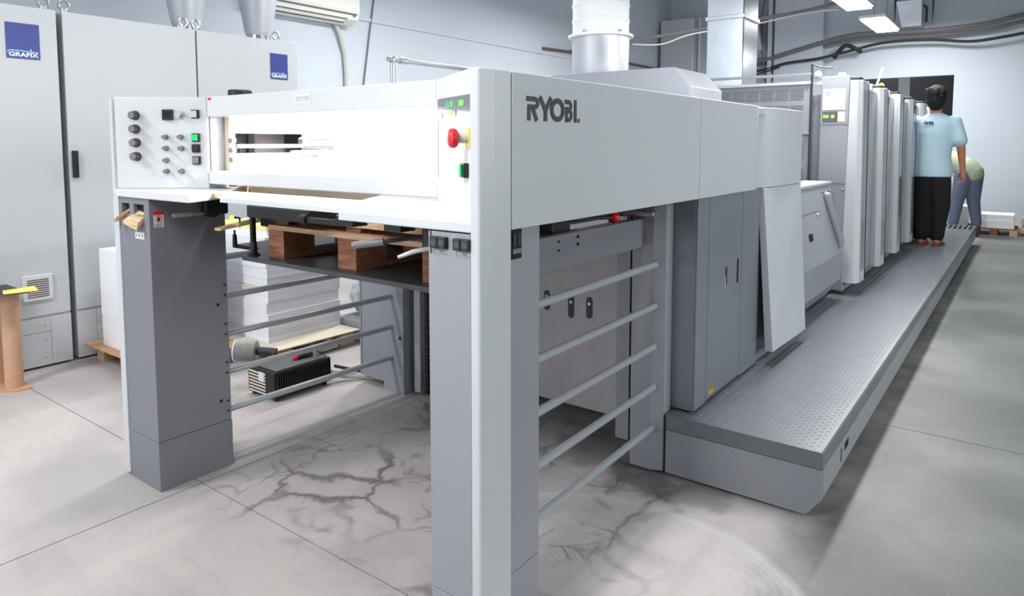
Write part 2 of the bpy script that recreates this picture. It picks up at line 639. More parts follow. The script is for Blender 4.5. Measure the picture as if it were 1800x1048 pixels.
def text_geo(txt, bold=0.0):
    """outline of a word as flat mesh data (verts in unit height), no bpy.ops"""
    k = (txt, bold)
    if k not in _fc:
        cu = bpy.data.curves.new('word', 'FONT')
        cu.body = txt
        cu.size = 1.0
        cu.offset = bold
        cu.extrude = 0.02
        ob = bpy.data.objects.new('word', cu)
        COL.objects.link(ob)
        dg = bpy.context.evaluated_depsgraph_get()
        me = bpy.data.meshes.new_from_object(ob.evaluated_get(dg))
        vs = [tuple(v.co) for v in me.vertices]
        fs = [tuple(p.vertices) for p in me.polygons]
        bpy.data.objects.remove(ob)
        bpy.data.curves.remove(cu)
        bpy.data.meshes.remove(me)
        _fc[k] = (vs, fs)
    return _fc[k]


def text_on(txt, o, ux, uz, w, h, nrm, bold=0.0):
    """MB holding a word scaled to w x h with lower-left at o, along ux and uz"""
    vs, fs = text_geo(txt, bold)
    x0 = min(v[0] for v in vs)
    x1 = max(v[0] for v in vs)
    y0 = min(v[1] for v in vs)
    y1 = max(v[1] for v in vs)
    o, ux, uz, nrm = Vector(o), Vector(ux), Vector(uz), Vector(nrm)
    out = []
    for v in vs:
        a = (v[0] - x0) / max(1e-6, x1 - x0) * w
        b2 = (v[1] - y0) / max(1e-6, y1 - y0) * h
        out.append(o + ux * a + uz * b2 + nrm * (v[2] * 0.04))
    return MB().add(out, fs)


def stroke(mb, pts, wd, o, ux, uz, nrm, th=0.0015):
    """ribbon of width wd along 2-D pts"""
    o, ux, uz, nrm = Vector(o), Vector(ux), Vector(uz), Vector(nrm)
    L, R = [], []
    for i, p in enumerate(pts):
        p = Vector(p)
        if i == 0:
            d = (Vector(pts[1]) - p).normalized()
            nn = Vector((-d.y, d.x))
            k = 1
        elif i == len(pts) - 1:
            d = (p - Vector(pts[i - 1])).normalized()
            nn = Vector((-d.y, d.x))
            k = 1
        else:
            d1 = (p - Vector(pts[i - 1])).normalized()
            d2 = (Vector(pts[i + 1]) - p).normalized()
            nn = (Vector((-d1.y, d1.x)) + Vector((-d2.y, d2.x))).normalized()
            k = 1 / max(0.4, nn.dot(Vector((-d1.y, d1.x))))
        L.append(p + nn * wd / 2 * k)
        R.append(p - nn * wd / 2 * k)
    w3 = lambda q, t: o + ux * q.x + uz * q.y + nrm * t
    for i in range(len(pts) - 1):
        q = [L[i], R[i], R[i + 1], L[i + 1]]
        mb.hexa([w3(a, 0) for a in q], [w3(a, th) for a in q])
    return mb


def arc(cx, cy, rx, ry, a0, a1, n=8):
    return [(cx + rx * math.cos(math.radians(a0 + (a1 - a0) * i / n)), cy + ry * math.sin(math.radians(a0 + (a1 - a0) * i / n)))
            for i in range(n + 1)]


def R2(mb, ang, c):
    """rotate an MB about vertical axis through c"""
    ca, sa = math.cos(ang), math.sin(ang)
    mb.v = [(c[0] + (x - c[0]) * ca - (y - c[1]) * sa, c[1] + (x - c[0]) * sa + (y - c[1]) * ca, z) for x, y, z in mb.v]
    return mb


# ================================================================== SETTING
XL, YB = -6.43, 14.4
fl = bpy.data.objects.new('floor', None)
COL.objects.link(fl)
ORG['floor'] = Vector((0, 0, 0))
struct(fl)
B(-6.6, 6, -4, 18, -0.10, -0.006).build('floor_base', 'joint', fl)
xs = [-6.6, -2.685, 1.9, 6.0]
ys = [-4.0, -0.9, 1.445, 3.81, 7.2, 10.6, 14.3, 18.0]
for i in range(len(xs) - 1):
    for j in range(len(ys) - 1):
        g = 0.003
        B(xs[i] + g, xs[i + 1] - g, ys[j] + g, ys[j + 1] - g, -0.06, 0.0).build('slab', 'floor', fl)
struct(B(XL - 0.15, XL, -4, 18, -0.02, 4.6).build('wall_left', 'wall'))
wb = bpy.data.objects.new('wall_back', None)
COL.objects.link(wb)
ORG['wall_back'] = Vector((0, 0, 0))
struct(wb)
B(XL, -2.55, YB, YB + 0.15, 0, 4.6).build('wall_section', 'wall', wb)
B(-1.13, 6, YB, YB + 0.15, 0, 4.6).build('wall_section', 'wall', wb)
B(-2.55, -1.13, YB, YB + 0.15, 2.61, 4.6).build('wall_section', 'wall', wb)
struct(B(XL - 0.15, 6, -4, 18, 4.6, 4.7).build('ceiling', 'ceil'))
struct(B(-1.6, 4.35, -4.15, -4, 0, 4.6).build('wall_front_blocker', 'wallright'))  # unseen, added so that front light enters only from the left
struct(B(4.2, 4.35, -4, YB, 0, 4.6).build('wall_right_blocker', 'wallright'))  # unseen, added to cut the light arriving from the right
# door opening: reveal lining, pale leaf seen edge-on at right, dark room beyond
d1 = bpy.data.objects.new('door_1', None)
COL.objects.link(d1)
ORG['door_1'] = Vector((0, 0, 0))
struct(d1)
B(-1.20, -1.135, YB + 0.02, YB + 0.13, 0, 1.88).build('door_jamb', 'cream', d1)
B(-2.15, -1.95, YB + 1.2, YB + 1.3, 0, 2.9).build('door_leaf', 'cab', d1)
rm = bpy.data.objects.new('wall_beyond', None)
COL.objects.link(rm)
ORG['wall_beyond'] = Vector((0, 0, 0))
struct(rm)
B(-4.5, -0.4, YB + 2.6, YB + 2.7, 0, 4.2).build('wall_section', 'darkroom', rm)
B(-4.5, -4.4, YB + 0.16, YB + 2.6, 0, 4.2).build('wall_section', 'darkroom', rm)
B(-0.5, -0.4, YB + 0.16, YB + 2.6, 0, 4.2).build('wall_section', 'darkroom', rm)
B(-4.4, -0.5, YB + 0.16, YB + 2.6, 4.1, 4.2).build('wall_section', 'darkroom', rm)
struct(B(-4.15, -3.25, YB - 0.22, YB - 0.001, 0, 4.6).build('trim_1', 'wall'))     # pilaster on the back wall
struct(B(XL + 0.001, XL + 0.02, -4, YB, 2.86, 2.9).build('trim_2', 'wall'))


# ================================================================== PRESS DELIVERY
PD = thing('printing_press_delivery', (-2.05, 2.6, 0), 'light grey delivery end of the offset press with dark grey posts in the foreground', 'printing press')
# ---- left post
lp = MB()
lp.box(-2.985, -2.741, 1.322, 1.618, 0.2055, 1.187)
lp.box(-2.985, -2.741, 1.302, 1.322, 0.2055, 1.120)
lp.box(-2.985, -2.741, 1.302, 1.322, 1.162, 1.187)
lp.box(-2.985, -2.968, 1.302, 1.322, 1.120, 1.162)
lp.box(-2.902, -2.866, 1.302, 1.322, 1.120, 1.162)
lp.box(-2.783, -2.741, 1.302, 1.322, 1.120, 1.162)
post = lp.build('post', 'grey', PD, smooth=False)
for x0, x1 in ((-2.968, -2.902), (-2.866, -2.783)):
    B(x0, x1, 1.319, 1.3225, 1.120, 1.162).build('slot_back', 'hole', post)
B(-2.985, -2.741, 1.302, 1.622, 0.0, 0.2025).build('post_base', 'grey', PD, bevel=0.002)
for y, z, r in ((1.573, 0.718, 0.007), (1.573, 0.297, 0.007)):
    MB().cyl((-2.745, y, z), (-2.7395, y, z), r).build('screw_hole', 'hole', post)
for z in (0.80, 0.755, 0.63, 0.585, 0.46, 0.415, 0.29, 0.245):
    MB().cyl((-2.743, 1.604, z), (-2.737, 1.604, z), 0.005, n=8).build('bolt', 'dark', post)
# safety sticker on the left post (red heading, crossed pictogram, lines of text)
st = B(-2.7415, -2.7400, 1.318, 1.357, 1.073, 1.137).build('warning_sticker', 'sticker', post)
B(-2.7405, -2.7392, 1.318, 1.357, 1.122, 1.137).build('red_heading', 'red', st)
MB().torus((-2.7393, 1.3375, 1.106), 0.0125, 0.0014, 'x', 20, 6).build('red_ring', 'red', st)
pg = MB().ball((-2.7398, 1.3375, 1.111), 0.004, 8, 6, (0.2, 1, 1)).box(-2.7402, -2.7392, 1.332, 1.343, 1.098, 1.108)
pg.build('pictogram', 'black', st)
tx = MB()
for k in range(4):
    tx.box(-2.7402, -2.7393, 1.322, 1.353 - 0.004 * (k % 2), 1.0865 - k * 0.0036, 1.0882 - k * 0.0036)
tx.build('sticker_text', 'greytext', st)
lb = B(-2.861, -2.786, 1.3005, 1.3022, 1.024, 1.052).build('post_label', 'sticker', post)
for k in range(3):
    MB().cyl((-2.847 + k * 0.023, 1.2998, 1.036), (-2.847 + k * 0.023, 1.3005, 1.036), 0.005, n=10).build('label_mark', 'greytext', lb)
# ---- left outer panel
B(-3.033, -2.987, 1.296, 1.42, 0.012, 1.19).build('outer_panel', 'light', PD, bevel=0.004)
B(-3.033, -3.008, 1.296, 4.1, 1.19, 1.585).build('outer_panel', 'light', PD, bevel=0.004)
# ---- desk
MB().poly_z([(-3.005, 1.292), (-2.42, 1.292), (-2.53, 1.502), (-2.722, 1.706), (-3.005, 1.75)], 1.187, 1.218).build('desk_top', 'white', PD, bevel=0.004)
# ---- left control panel (splayed)
A_ = Vector((-3.006, 1.305))
Bq = Vector((-2.70, 1.53))
dl = (Bq - A_).normalized()
nb = Vector((-dl.y, dl.x))
MB().poly_z([tuple(A_), tuple(Bq), tuple(Bq + nb * 0.03), tuple(A_ + nb * 0.03)], 1.2185, 1.592)
cp = MB().poly_z([tuple(A_), tuple(Bq), tuple(Bq + nb * 0.03), tuple(A_ + nb * 0.03)], 1.2185, 1.592).build('control_panel', 'white', PD, bevel=0.003)
UX = Vector((dl.x, dl.y, 0))
NF = Vector((-nb.x, -nb.y, 0))


def onA(s, z, out=0.0):
    return Vector((A_.x, A_.y, z)) + UX * s + NF * out


def plaque(o_fn, s0, s1, z0, z1, t0, t1):
    q0 = [o_fn(s0, z0, t1), o_fn(s1, z0, t1), o_fn(s1, z0, t0), o_fn(s0, z0, t0)]
    q1 = [o_fn(s0, z1, t1), o_fn(s1, z1, t1), o_fn(s1, z1, t0), o_fn(s0, z1, t0)]
    return MB().hexa(q0, q1)


for z in (1.517, 1.462, 1.406, 1.350):
    MB().tube([onA(0.086, z, 0), onA(0.086, z, 0.006), onA(0.086, z, 0.006), onA(0.086, z, 0.03), onA(0.086, z, 0.032)],
              [0.019, 0.019, 0.0165, 0.0155, 0.014], 18).build('rotary_knob', 'knob', cp)
    MB().cyl(onA(0.086, z, 0.0322), onA(0.086, z, 0.0332), 0.0128, n=18).build('knob_cap', 'knobcap', cp)
key = plaque(onA, 0.200, 0.243, 1.498, 1.541, 0, 0.012).build('key_switch', 'black', cp, bevel=0.002)
plaque(onA, 0.207, 0.236, 1.505, 1.534, 0.0121, 0.0126).build('key_recess', 'hole', cp)
MB().tube([onA(0.272, 1.519, 0), onA(0.272, 1.519, 0.012), onA(0.272, 1.519, 0.012), onA(0.272, 1.519, 0.03)], [0.016, 0.016, 0.011, 0.011], 16).build('push_button', 'steel', cp, label='round chrome push button')
for z, m in ((1.522, 'logopale'), (1.427, 'green'), (1.383, 'black'), (1.334, 'knobcap')):
    bz = plaque(onA, 0.318, 0.350, z - 0.017, z + 0.017, 0, 0.010).build('square_button', 'black', cp, bevel=0.001)
    plaque(onA, 0.319, 0.343, z - 0.013, z + 0.013, 0.0101, 0.0165).build('button_cap', m, cp, bevel=0.001)
for s, z in ((0.209, 1.429), (0.271, 1.429), (0.209, 1.383), (0.272, 1.383), (0.209, 1.334), (0.209, 1.289), (0.271, 1.289)):
    MB().tube([onA(s, z, 0), onA(s, z, 0.005), onA(s, z, 0.005), onA(s, z, 0.014), onA(s, z, 0.014), onA(s, z, 0.026)],
              [0.011, 0.011, 0.009, 0.009, 0.0075, 0.0075], 12).build('toggle_switch', 'knobcap', cp)
mk = MB()
for z in (1.517, 1.462, 1.406, 1.350):
    for k in range(3):
        mk.v, mk.f = mk.v, mk.f
        p = plaque(onA, 0.112 + 0.006 * k, 0.116 + 0.006 * k, z - 0.006, z + 0.006, 0, 0.0006)
        mk.add(p.v, p.f)
for s, z in ((0.232, 1.429), (0.294, 1.429), (0.232, 1.383), (0.294, 1.383), (0.232, 1.334), (0.232, 1.289), (0.294, 1.289)):
    p = plaque(onA, s, s + 0.012, z - 0.004, z + 0.004, 0, 0.0006)
    mk.add(p.v, p.f)
mk.build('panel_marks', 'textfaint', cp)
# ---- upper and lower front beams with opening between
ub = B(-2.70, -1.427, 1.53, 1.615, 1.512, 1.592).build('upper_beam', 'white', PD, bevel=0.004)
bd = B(-2.112, -2.02, 1.5285, 1.531, 1.542, 1.579).build('badge', 'sticker', ub)
text_on('RYOBI', (-2.103, 1.5283, 1.552), (1, 0, 0), (0, 0, 1), 0.072, 0.017, (0, -1, 0), 0.02).build('badge_lettering', 'logopale', ub)
B(-2.688, -2.664, 1.5288, 1.531, 1.578, 1.588).build('red_sticker', 'red', ub)
lbm = B(-2.70, -1.427, 1.53, 1.62, 1.237, 1.290).build('lower_beam', 'white', PD, bevel=0.004)
# ---- right splayed display panel
C_ = Vector((-1.427, 1.53))
D_ = Vector((-1.088, 1.303))
d2_ = (D_ - C_).normalized()
n2_ = Vector((-d2_.y, d2_.x))
UX2 = Vector((d2_.x, d2_.y, 0))
NF2 = Vector((-n2_.x, -n2_.y, 0))


def onC(s, z, out=0.0):
    return Vector((C_.x, C_.y, z)) + UX2 * s + NF2 * out


dp = MB().hexa([onC(0, 1.236), onC(0.408, 1.213), onC(0.408, 1.213, -0.03), onC(0, 1.236, -0.03)],
               [onC(0, 1.592), onC(0.408, 1.588), onC(0.408, 1.588, -0.03), onC(0, 1.592, -0.03)]).build('display_panel', 'white', PD, bevel=0.003)
plaque(onC, 0.022, 0.026, 1.30, 1.53, 0, 0.001).build('panel_seam', 'greytext', dp)
ds = MB().hexa([onC(0.032, 1.469, 0.002), onC(0.376, 1.465, 0.002), onC(0.376, 1.465, 0), onC(0.032, 1.469, 0)],
               [onC(0.032, 1.532, 0.002), onC(0.376, 1.524, 0.002), onC(0.376, 1.524, 0), onC(0.032, 1.532, 0)]).build('display', 'display', dp)
plaque(onC, 0.115, 0.205, 1.500, 1.519, 0.002, 0.0026).build('display_window', 'lcd', dp)
plaque(onC, 0.260, 0.318, 1.498, 1.515, 0.002, 0.0026).build('display_window', 'lcd', dp)
plaque(onC, 0.115, 0.210, 1.475, 1.493, 0.002, 0.0026).build('display_window', 'lcd', dp)
text_on('0', onC(0.188, 1.502, 0.0028), UX2, (0, 0, 1), 0.013, 0.015, NF2, 0.01).build('display_digits', 'digit', dp)
text_on('100', onC(0.272, 1.500, 0.0028), UX2, (0, 0, 1), 0.042, 0.014, NF2, 0.01).build('display_digits', 'digit', dp)
text_on('2803', onC(0.123, 1.4765, 0.0028), UX2, (0, 0, 1), 0.082, 0.0155, NF2, 0.012).build('display_digits', 'digit', dp)
for s in (0.078, 0.225):
    plaque(onC, s, s + 0.018, 1.475, 1.490, 0.002, 0.0026).build('display_mark', 'greytext', dp)
es = plaque(onC, 0.335, 0.372, 1.392, 1.440, 0, 0.004).build('stop_plate', 'yellow', dp)
MB().tube([onC(0.352, 1.415, 0.004), onC(0.352, 1.415, 0.032)], [0.013, 0.013], 14).build('stop_stem', 'logopale', dp)
MB().tube([onC(0.352, 1.415, 0.030), onC(0.352, 1.415, 0.036), onC(0.352, 1.415, 0.046), onC(0.352, 1.415, 0.052), onC(0.352, 1.415, 0.054)],
          [0.020, 0.0245, 0.0245, 0.019, 0.008], 20).build('emergency_stop', 'red', dp, label='red mushroom emergency stop button')
plaque(onC, 0.318, 0.354, 1.315, 1.352, 0, 0.014).build('square_button', 'black', dp, bevel=0.001)
plaque(onC, 0.316, 0.338, 1.319, 1.348, 0.0141, 0.019).build('button_cap', 'green', dp, bevel=0.001)
ky = MB()
for r, zz in enumerate((1.445, 1.425, 1.395, 1.383, 1.357, 1.343, 1.32)):
    for k in range(5 if r in (2, 3, 4, 5) else 3):
        p = plaque(onC, 0.05 + k * 0.045, 0.066 + k * 0.045, zz - 0.004, zz + 0.004, 0, 0.0006)
        ky.add(p.v, p.f)
ky.build('key_marks', 'textfaint', dp)
# ---- delivery shelf (right), flap (left) and side cheek
pr_ = [(1.535, 1.238), (1.40, 1.227), (1.335, 1.219), (1.312, 1.212), (1.302, 1.202), (1.300, 1.180), (1.33, 1.176), (1.535, 1.186)]
MB().prism([(-1.605 - max(0, (y - 1.302)) * 0.30, y, z) for y, z in pr_], [(-1.088, y, z) for y, z in pr_]).build('delivery_shelf', 'light', PD, bevel=0.003)
fp = [(1.33, 1.195), (1.333, 1.210), (1.345, 1.217), (1.415, 1.229), (1.415, 1.212), (1.35, 1.192)]
MB().prism([(-2.36 + (1.415 - y) * 0.9, y, z) for y, z in fp], [(-1.606, y, z) for y, z in fp]).build('guard_flap', 'light', PD, bevel=0.002)
MB().hexa([(-2.60, 1.66, 1.195), (-2.54, 1.60, 1.195), (-2.42, 1.425, 1.195), (-2.50, 1.425, 1.195)],
          [(-2.60, 1.66, 1.232), (-2.54, 1.60, 1.232), (-2.42, 1.425, 1.215), (-2.50, 1.425, 1.215)]).build('side_cheek', 'cream', PD)
B(-2.60, -1.50, 1.625, 1.64, 1.20, 1.238).build('back_strip', 'cream', PD)
# joggers seen in the slot under the lower beam
B(-2.54, -1.55, 1.86, 1.90, 1.10, 1.20).build('jogger_plate', 'worn', PD)
for k in range(9):
    x = -2.44 + k * 0.095 + 0.02 * (k % 3)
    jg = B(x, x + 0.05, 1.60, 1.70, 1.165, 1.190).build('jogger', 'dark', PD)
    B(x + 0.01, x + 0.022, 1.59, 1.60, 1.165, 1.198).build('jogger_tip', 'steel', PD)
B(-2.54, -1.6, 1.70, 1.74, 1.15, 1.18).build('jogger_bar', 'dark', PD)
# mechanism below the flap
B(-2.36, -1.98, 1.48, 1.62, 1.125, 1.172).build('gripper_housing', 'black', PD, bevel=0.006)
B(-2.55, -2.30, 1.66, 1.95, 1.06, 1.165).build('gripper_housing', 'black', PD, bevel=0.006)
MB().cyl((-1.98, 1.46, 1.142), (-1.72, 1.42, 1.150), 0.011).build('damper_rod', 'dark', PD)
MB().cyl((-2.0, 1.463, 1.142), (-1.95, 1.455, 1.144), 0.018).build('damper_collar', 'black', PD)
B(-1.74, -1.66, 1.40, 1.46, 1.145, 1.178).build('flap_hinge', 'black', PD)
B(-1.52, -1.45, 1.40, 1.46, 1.145, 1.178).build('flap_hinge', 'black', PD)
MB().ball((-2.43, 1.463, 1.122), 0.008).build('indicator_lamp', 'ledo', PD, label='small lit orange indicator lamp')
# ---- crank levers
ck = MB().cyl((-2.70, 1.45, 1.118), (-2.70, 1.53, 1.116), 0.0055).build('crank_rod', 'steel', PD)
MB().tube([(-2.70, 1.372, 1.119), (-2.70, 1.38, 1.119), (-2.70, 1.45, 1.118)], [0.008, 0.0095, 0.008], 14).build('crank_grip', 'steel', PD)
MB().tube([(-2.742, 1.53, 1.12), (-2.67, 1.53, 1.12)], [0.02, 0.02], 14).build('crank_hub', 'black', PD)
B(-2.72, -2.68, 1.50, 1.60, 1.11, 1.18).build('crank_bracket', 'black', PD, bevel=0.006)
MB().cyl((-1.493, 1.35, 1.118), (-1.38, 1.44, 1.135), 0.0065).build('crank_rod', 'dark', PD)
MB().tube([(-1.555, 1.31, 1.108), (-1.545, 1.315, 1.11), (-1.478, 1.36, 1.12)], [0.009, 0.0108, 0.0108], 16).build('crank_grip', 'knobcap', PD)
B(-1.39, -1.247, 1.42, 1.47, 1.095, 1.165).build('crank_hub', 'black', PD, bevel=0.01)
MB().tube([(-1.40, 1.34, 1.085), (-1.37, 1.37, 1.100), (-1.30, 1.42, 1.118), (-1.25, 1.45, 1.12)], [0.005, 0.007, 0.005, 0.004], 12).build('lever', 'white', PD, label='white plastic lever')
# ---- right post with four black buttons, side niche and outer panel
rp = B(-1.246, -1.1035, 1.303, 1.605, 0.2055, 1.176).build('post', 'midgrey', PD)
B(-1.246, -1.1035, 1.303, 1.605, 0.0, 0.2025).build('post_base', 'midgrey', PD, bevel=0.002)
B(-1.239, -1.236, 1.3015, 1.3035, 1.117, 1.178).build('post_groove', 'hole', rp)
for x0, x1 in ((-1.231, -1.2045), (-1.2035, -1.177), (-1.152, -1.1265), (-1.1255, -1.0995)):
    bt = B(x0, x1, 1.289, 1.3035, 1.134, 1.164).build('push_button', 'black', rp, bevel=0.002)
    MB().lathe([(0.0095, 0), (0.0085, 0.001)], (0, 0, 0), 18)
    MB().cyl(((x0 + x1) / 2, 1.2892, 1.149), ((x0 + x1) / 2, 1.2884, 1.149), 0.0095, n=18).build('button_dish', 'knob', rp)
for xa in (-1.224, -1.193, -1.146, -1.115):
    B(xa, xa + 0.018, 1.3022, 1.3035, 1.122, 1.129).build('button_caption', 'logopale', rp)
nc = B(-1.1045, -1.1025, 1.470, 1.518, 1.09, 1.172).build('side_niche', 'hole', rp)
for y0 in (1.476, 1.497):
    B(-1.104, -1.099, y0, y0 + 0.016, 1.125, 1.16).build('niche_button', 'dark', rp)
B(-1.104, -1.100, 1.476, 1.513, 1.105, 1.118).build('niche_plate', 'knobcap', rp)
MB().poly_z([(-1.0995, 1.298), (-1.076, 1.298), (-1.0705, 1.300), (-1.064, 1.350), (-1.058, 1.411), (-1.0995, 1.411)], 0.012, 1.584).build('outer_panel', 'light', PD, bevel=0.0025)
# ---- long side cover with RYOBI lettering
sc1 = B(-1.093, -1.058, 1.414, 2.672, 1.180, 1.5845).build('side_cover', 'light', PD, bevel=0.003)
B(-1.093, -1.058, 2.676, 3.388, 1.180, 1.5845).build('side_cover', 'light', PD, bevel=0.003)
ol = [(-1.058, 3.392), (-1.063, 3.412), (-1.088, 3.452), (-1.091, 3.50), (-1.068, 3.58), (-1.046, 3.72), (-1.035, 4.12)]
il = [(x - 0.035, y) for x, y in ol]
MB().poly_z(ol + il[::-1], 1.181, 1.5845).build('corner_cover', 'light', PD, bevel=0.002)
MB().hexa([(-1.04, 3.55, 0.345), (-1.0, 3.55, 0.345), (-0.995, 4.17, 0.330), (-1.04, 4.17, 0.330)],
          [(-1.10, 3.55, 1.178), (-1.067, 3.55, 1.178), (-1.035, 4.12, 1.178), (-1.075, 4.12, 1.178)]).build('flare_panel', 'light', PD, bevel=0.003)
LO, LX, LZ, LN = (-1.0579, 1.476, 1.462), (0, 1, 0), (0, 0, 1), (1, 0, 0)
hh = 0.0645


def lt(pts, sx, ox):
    return [(ox + a * sx, b * hh) for a, b in pts]


wd = 0.0142
mb = MB()
stroke(mb, [(0.0, 0.0570), (0.036, 0.0570)] + arc(0.036, 0.0465, 0.0165, 0.0105, 75, -90, 9) + [(0.006, 0.0360)], wd * 0.92, LO, LX, LZ, LN, 0.0014)
stroke(mb, [(0.0115, 0.0365), (0.0115, 0.0)], wd * 1.05, LO, LX, LZ, LN, 0.0016)
stroke(mb, [(0.028, 0.034), (0.0475, 0.0)], wd * 1.02, LO, LX, LZ, LN, 0.0018)
mb.build('logo_letter', 'logodark', sc1)
mb = MB()
stroke(mb, [(0.0615, 0.0645), (0.0885, 0.0285)], wd * 1.0, LO, LX, LZ, LN, 0.0020)
stroke(mb, [(0.1155, 0.0645), (0.0885, 0.0285)], wd * 1.0, LO, LX, LZ, LN, 0.0022)
stroke(mb, [(0.0885, 0.035), (0.0885, 0.0)], wd * 1.05, LO, LX, LZ, LN, 0.0024)
mb.build('logo_letter', 'logodark', sc1)
mb = MB()
stroke(mb, [(0.1475 + 0.0285 * math.cos(t), 0.0322 + 0.0255 * math.sin(t)) for t in [2 * PI * i / 32 for i in range(33)]], wd, LO, LX, LZ, LN, 0.0026)
mb.build('logo_letter', 'logodark', sc1)
mb = MB()
stroke(mb, [(0.186, 0.0570), (0.206, 0.0570)] + arc(0.206, 0.0470, 0.0130, 0.0100, 75, -90, 9) + [(0.190, 0.0370)], wd * 0.9, LO, LX, LZ, LN, 0.0012)
stroke(mb, [(0.1955, 0.040), (0.1955, 0.0)], wd, LO, LX, LZ, LN, 0.0014)
stroke(mb, [(0.1925, 0.0066), (0.206, 0.0066)] + arc(0.206, 0.0195, 0.0150, 0.0129, -75, 75, 9) + [(0.202, 0.0330)], wd * 0.9, LO, LX, LZ, LN, 0.0016)
mb.build('logo_letter', 'logodark', sc1)
mb = MB()
stroke(mb, [(0.2420, 0.0), (0.2420, 0.0645)], wd * 0.95, LO, LX, LZ, LN, 0.0018)
mb.build('logo_letter', 'logodark', sc1)
mb = MB()
stroke(mb, [(0.2605 + 0.0058 * math.cos(t), 0.006 + 0.0058 * math.sin(t)) for t in [2 * PI * i / 16 for i in range(17)]], 0.0011, LO, LX, LZ, LN, 0.0020)
tg = text_on('R', (LO[0] + 0.0001, LO[1] + 0.2585, LO[2] + 0.0035), LX, LZ, 0.004, 0.005, LN)
mb.add(tg.v, tg.f)
mb.build('registered_mark', 'logodark', sc1)
# ---- roof, interior linings, work lamp, cross rods
B(-3.008, -1.075, 1.62, 4.06, 1.545, 1.575).build('roof_cover', 'light', PD)
B(-2.69, -1.30, 2.03, 2.05, 1.236, 1.545).build('inner_plate', 'inner', PD)
B(-2.72, -2.69, 1.62, 2.05, 1.24, 1.362).build('inner_plate', 'inner', PD)
B(-2.72, -2.69, 1.62, 2.05, 1.446, 1.545).build('inner_plate', 'inner', PD)
B(-2.72, -2.69, 2.00, 2.05, 1.3625, 1.4455).build('inner_plate', 'inner', PD)
B(-2.99, -2.96, 1.62, 2.75, 1.24, 1.545).build('inner_box', 'unitgrey', PD)
B(-2.90, -2.84, 1.66, 1.76, 1.30, 1.45).build('inner_motor', 'black', PD)
B(-2.93, -2.88, 1.86, 2.02, 1.30, 1.45).build('inner_motor', 'worn', PD)
B(-1.33, -1.30, 1.62, 2.03, 1.236, 1.545).build('inner_plate', 'inner', PD)
B(-2.725, -2.702, 1.545, 1.618, 1.22, 1.58).build('side_plate', 'light', PD)
B(-2.69, -2.655, 1.60, 1.625, 1.29, 1.512).build('window_post', 'cream', PD)
for z in (1.335, 1.375, 1.415):
    B(-2.66, -2.635, 1.595, 1.62, z - 0.010, z + 0.010).build('stop_block', 'knobcap', PD, bevel=0.004)
for y, z in ((1.97, 1.392), (1.90, 1.366), (1.97, 1.425)):
    MB().cyl((-2.66, y, z), (-1.33, y, z), 0.008).build('cross_rod', 'steel', PD)
MB().cyl((-2.655, 1.63, 1.392), (-2.655, 2.02, 1.392), 0.009).build('guide_rod', 'steel', PD)
B(-2.67, -2.62, 1.94, 1.995, 1.385, 1.432).build('rod_carriage', 'steel', PD, bevel=0.01)
B(-2.69, -2.672, 2.012, 2.029, 1.365, 1.544).build('corner_post', 'cream', PD)
B(-2.62, -2.44, 1.93, 1.96, 1.376, 1.386).build('gripper_bar', 'slat', PD, bevel=0.003)
B(-2.60, -2.50, 1.90, 1.95, 1.335, 1.352).build('gripper_block', 'knobcap', PD, bevel=0.004)
B(-2.66, -1.33, 1.63, 2.03, 1.222, 1.236).build('sheet_table', 'inner', PD)
wl = B(-2.62, -1.40, 1.75, 1.81, 1.540, 1.545).build('work_lamp', 'steel', PD)
MB().cyl((-2.60, 1.83, 1.5385), (-1.42, 1.83, 1.5385), 0.006).build('lamp_tube', 'tubeglow', wl)
B(-3.10, -3.04, 1.88, 1.94, 1.59, 1.60).build('vent_base', 'dark', PD)
MB().lathe([(0.055, 0), (0.055, 0.055), (0.05, 0.06)], (-3.067, 1.91, 1.60)).build('vent_cap', 'black', PD)
# ---- guard rails: five on each side
for z in (0.20, 0.375, 0.549, 0.722, 0.898):
    MB().cyl((-1.215, 1.60, z), (-1.232, 2.645, z), 0.0145, n=16).build('guard_rail', 'rod', PD)
    MB().cyl((-2.865, 1.615, z), (-2.835, 2.655, z), 0.0145, n=16).build('guard_rail', 'rod', PD)
# ---- far guard post on the right, arm, lift plate, rear cabinet, slotted plate
MB().poly_z([(-1.336, 2.64), (-1.238, 2.64), (-1.19, 2.662), (-1.19, 2.73), (-1.336, 2.73)], 0.012, 1.178).build('guard_post', 'midgrey', PD, bevel=0.002)
arm = B(-1.315, -1.285, 1.605, 2.68, 0.968, 1.088).build('lift_arm', 'grey', PD, bevel=0.003)
for y, z in ((1.985, 1.066), (1.985, 1.035), (2.11, 1.07), (2.11, 1.043)):
    MB().cyl((-1.287, y, z), (-1.281, y, z), 0.004 if y < 2 else 0.006, n=10).build('bolt', 'hole', arm)
B(-1.40, -1.32, 2.0, 2.1, 1.09, 1.16).build('arm_block', 'black', PD, bevel=0.004)
B(-1.46, -1.34, 2.15, 2.6, 1.085, 1.105).build('arm_bar', 'worn', PD, bevel=0.004)
B(-1.42, -1.20, 2.55, 2.62, 1.11, 1.128).build('arm_bar', 'steel', PD, bevel=0.004)
MB().cyl((-1.42, 2.05, 1.118), (-1.33, 2.44, 1.108), 0.007).build('pull_rod', 'dark', PD)
MB().ball((-1.325, 2.458, 1.106), 0.023, 16, 10).build('ball_knob', 'red', PD, label='red plastic ball knob')
MB().poly_z([(-2.43, 1.50), (-1.34, 1.50), (-1.34, 2.62), (-2.74, 2.62), (-2.74, 1.66), (-2.55, 1.66)], 0.952, 0.968).build('lift_plate', 'plate', PD)
for x in (-2.62, -1.55):
    B(x, x + 0.05, 1.72, 2.6, 0.925, 0.951).build('lift_beam', 'dark', PD)
rc = MB()
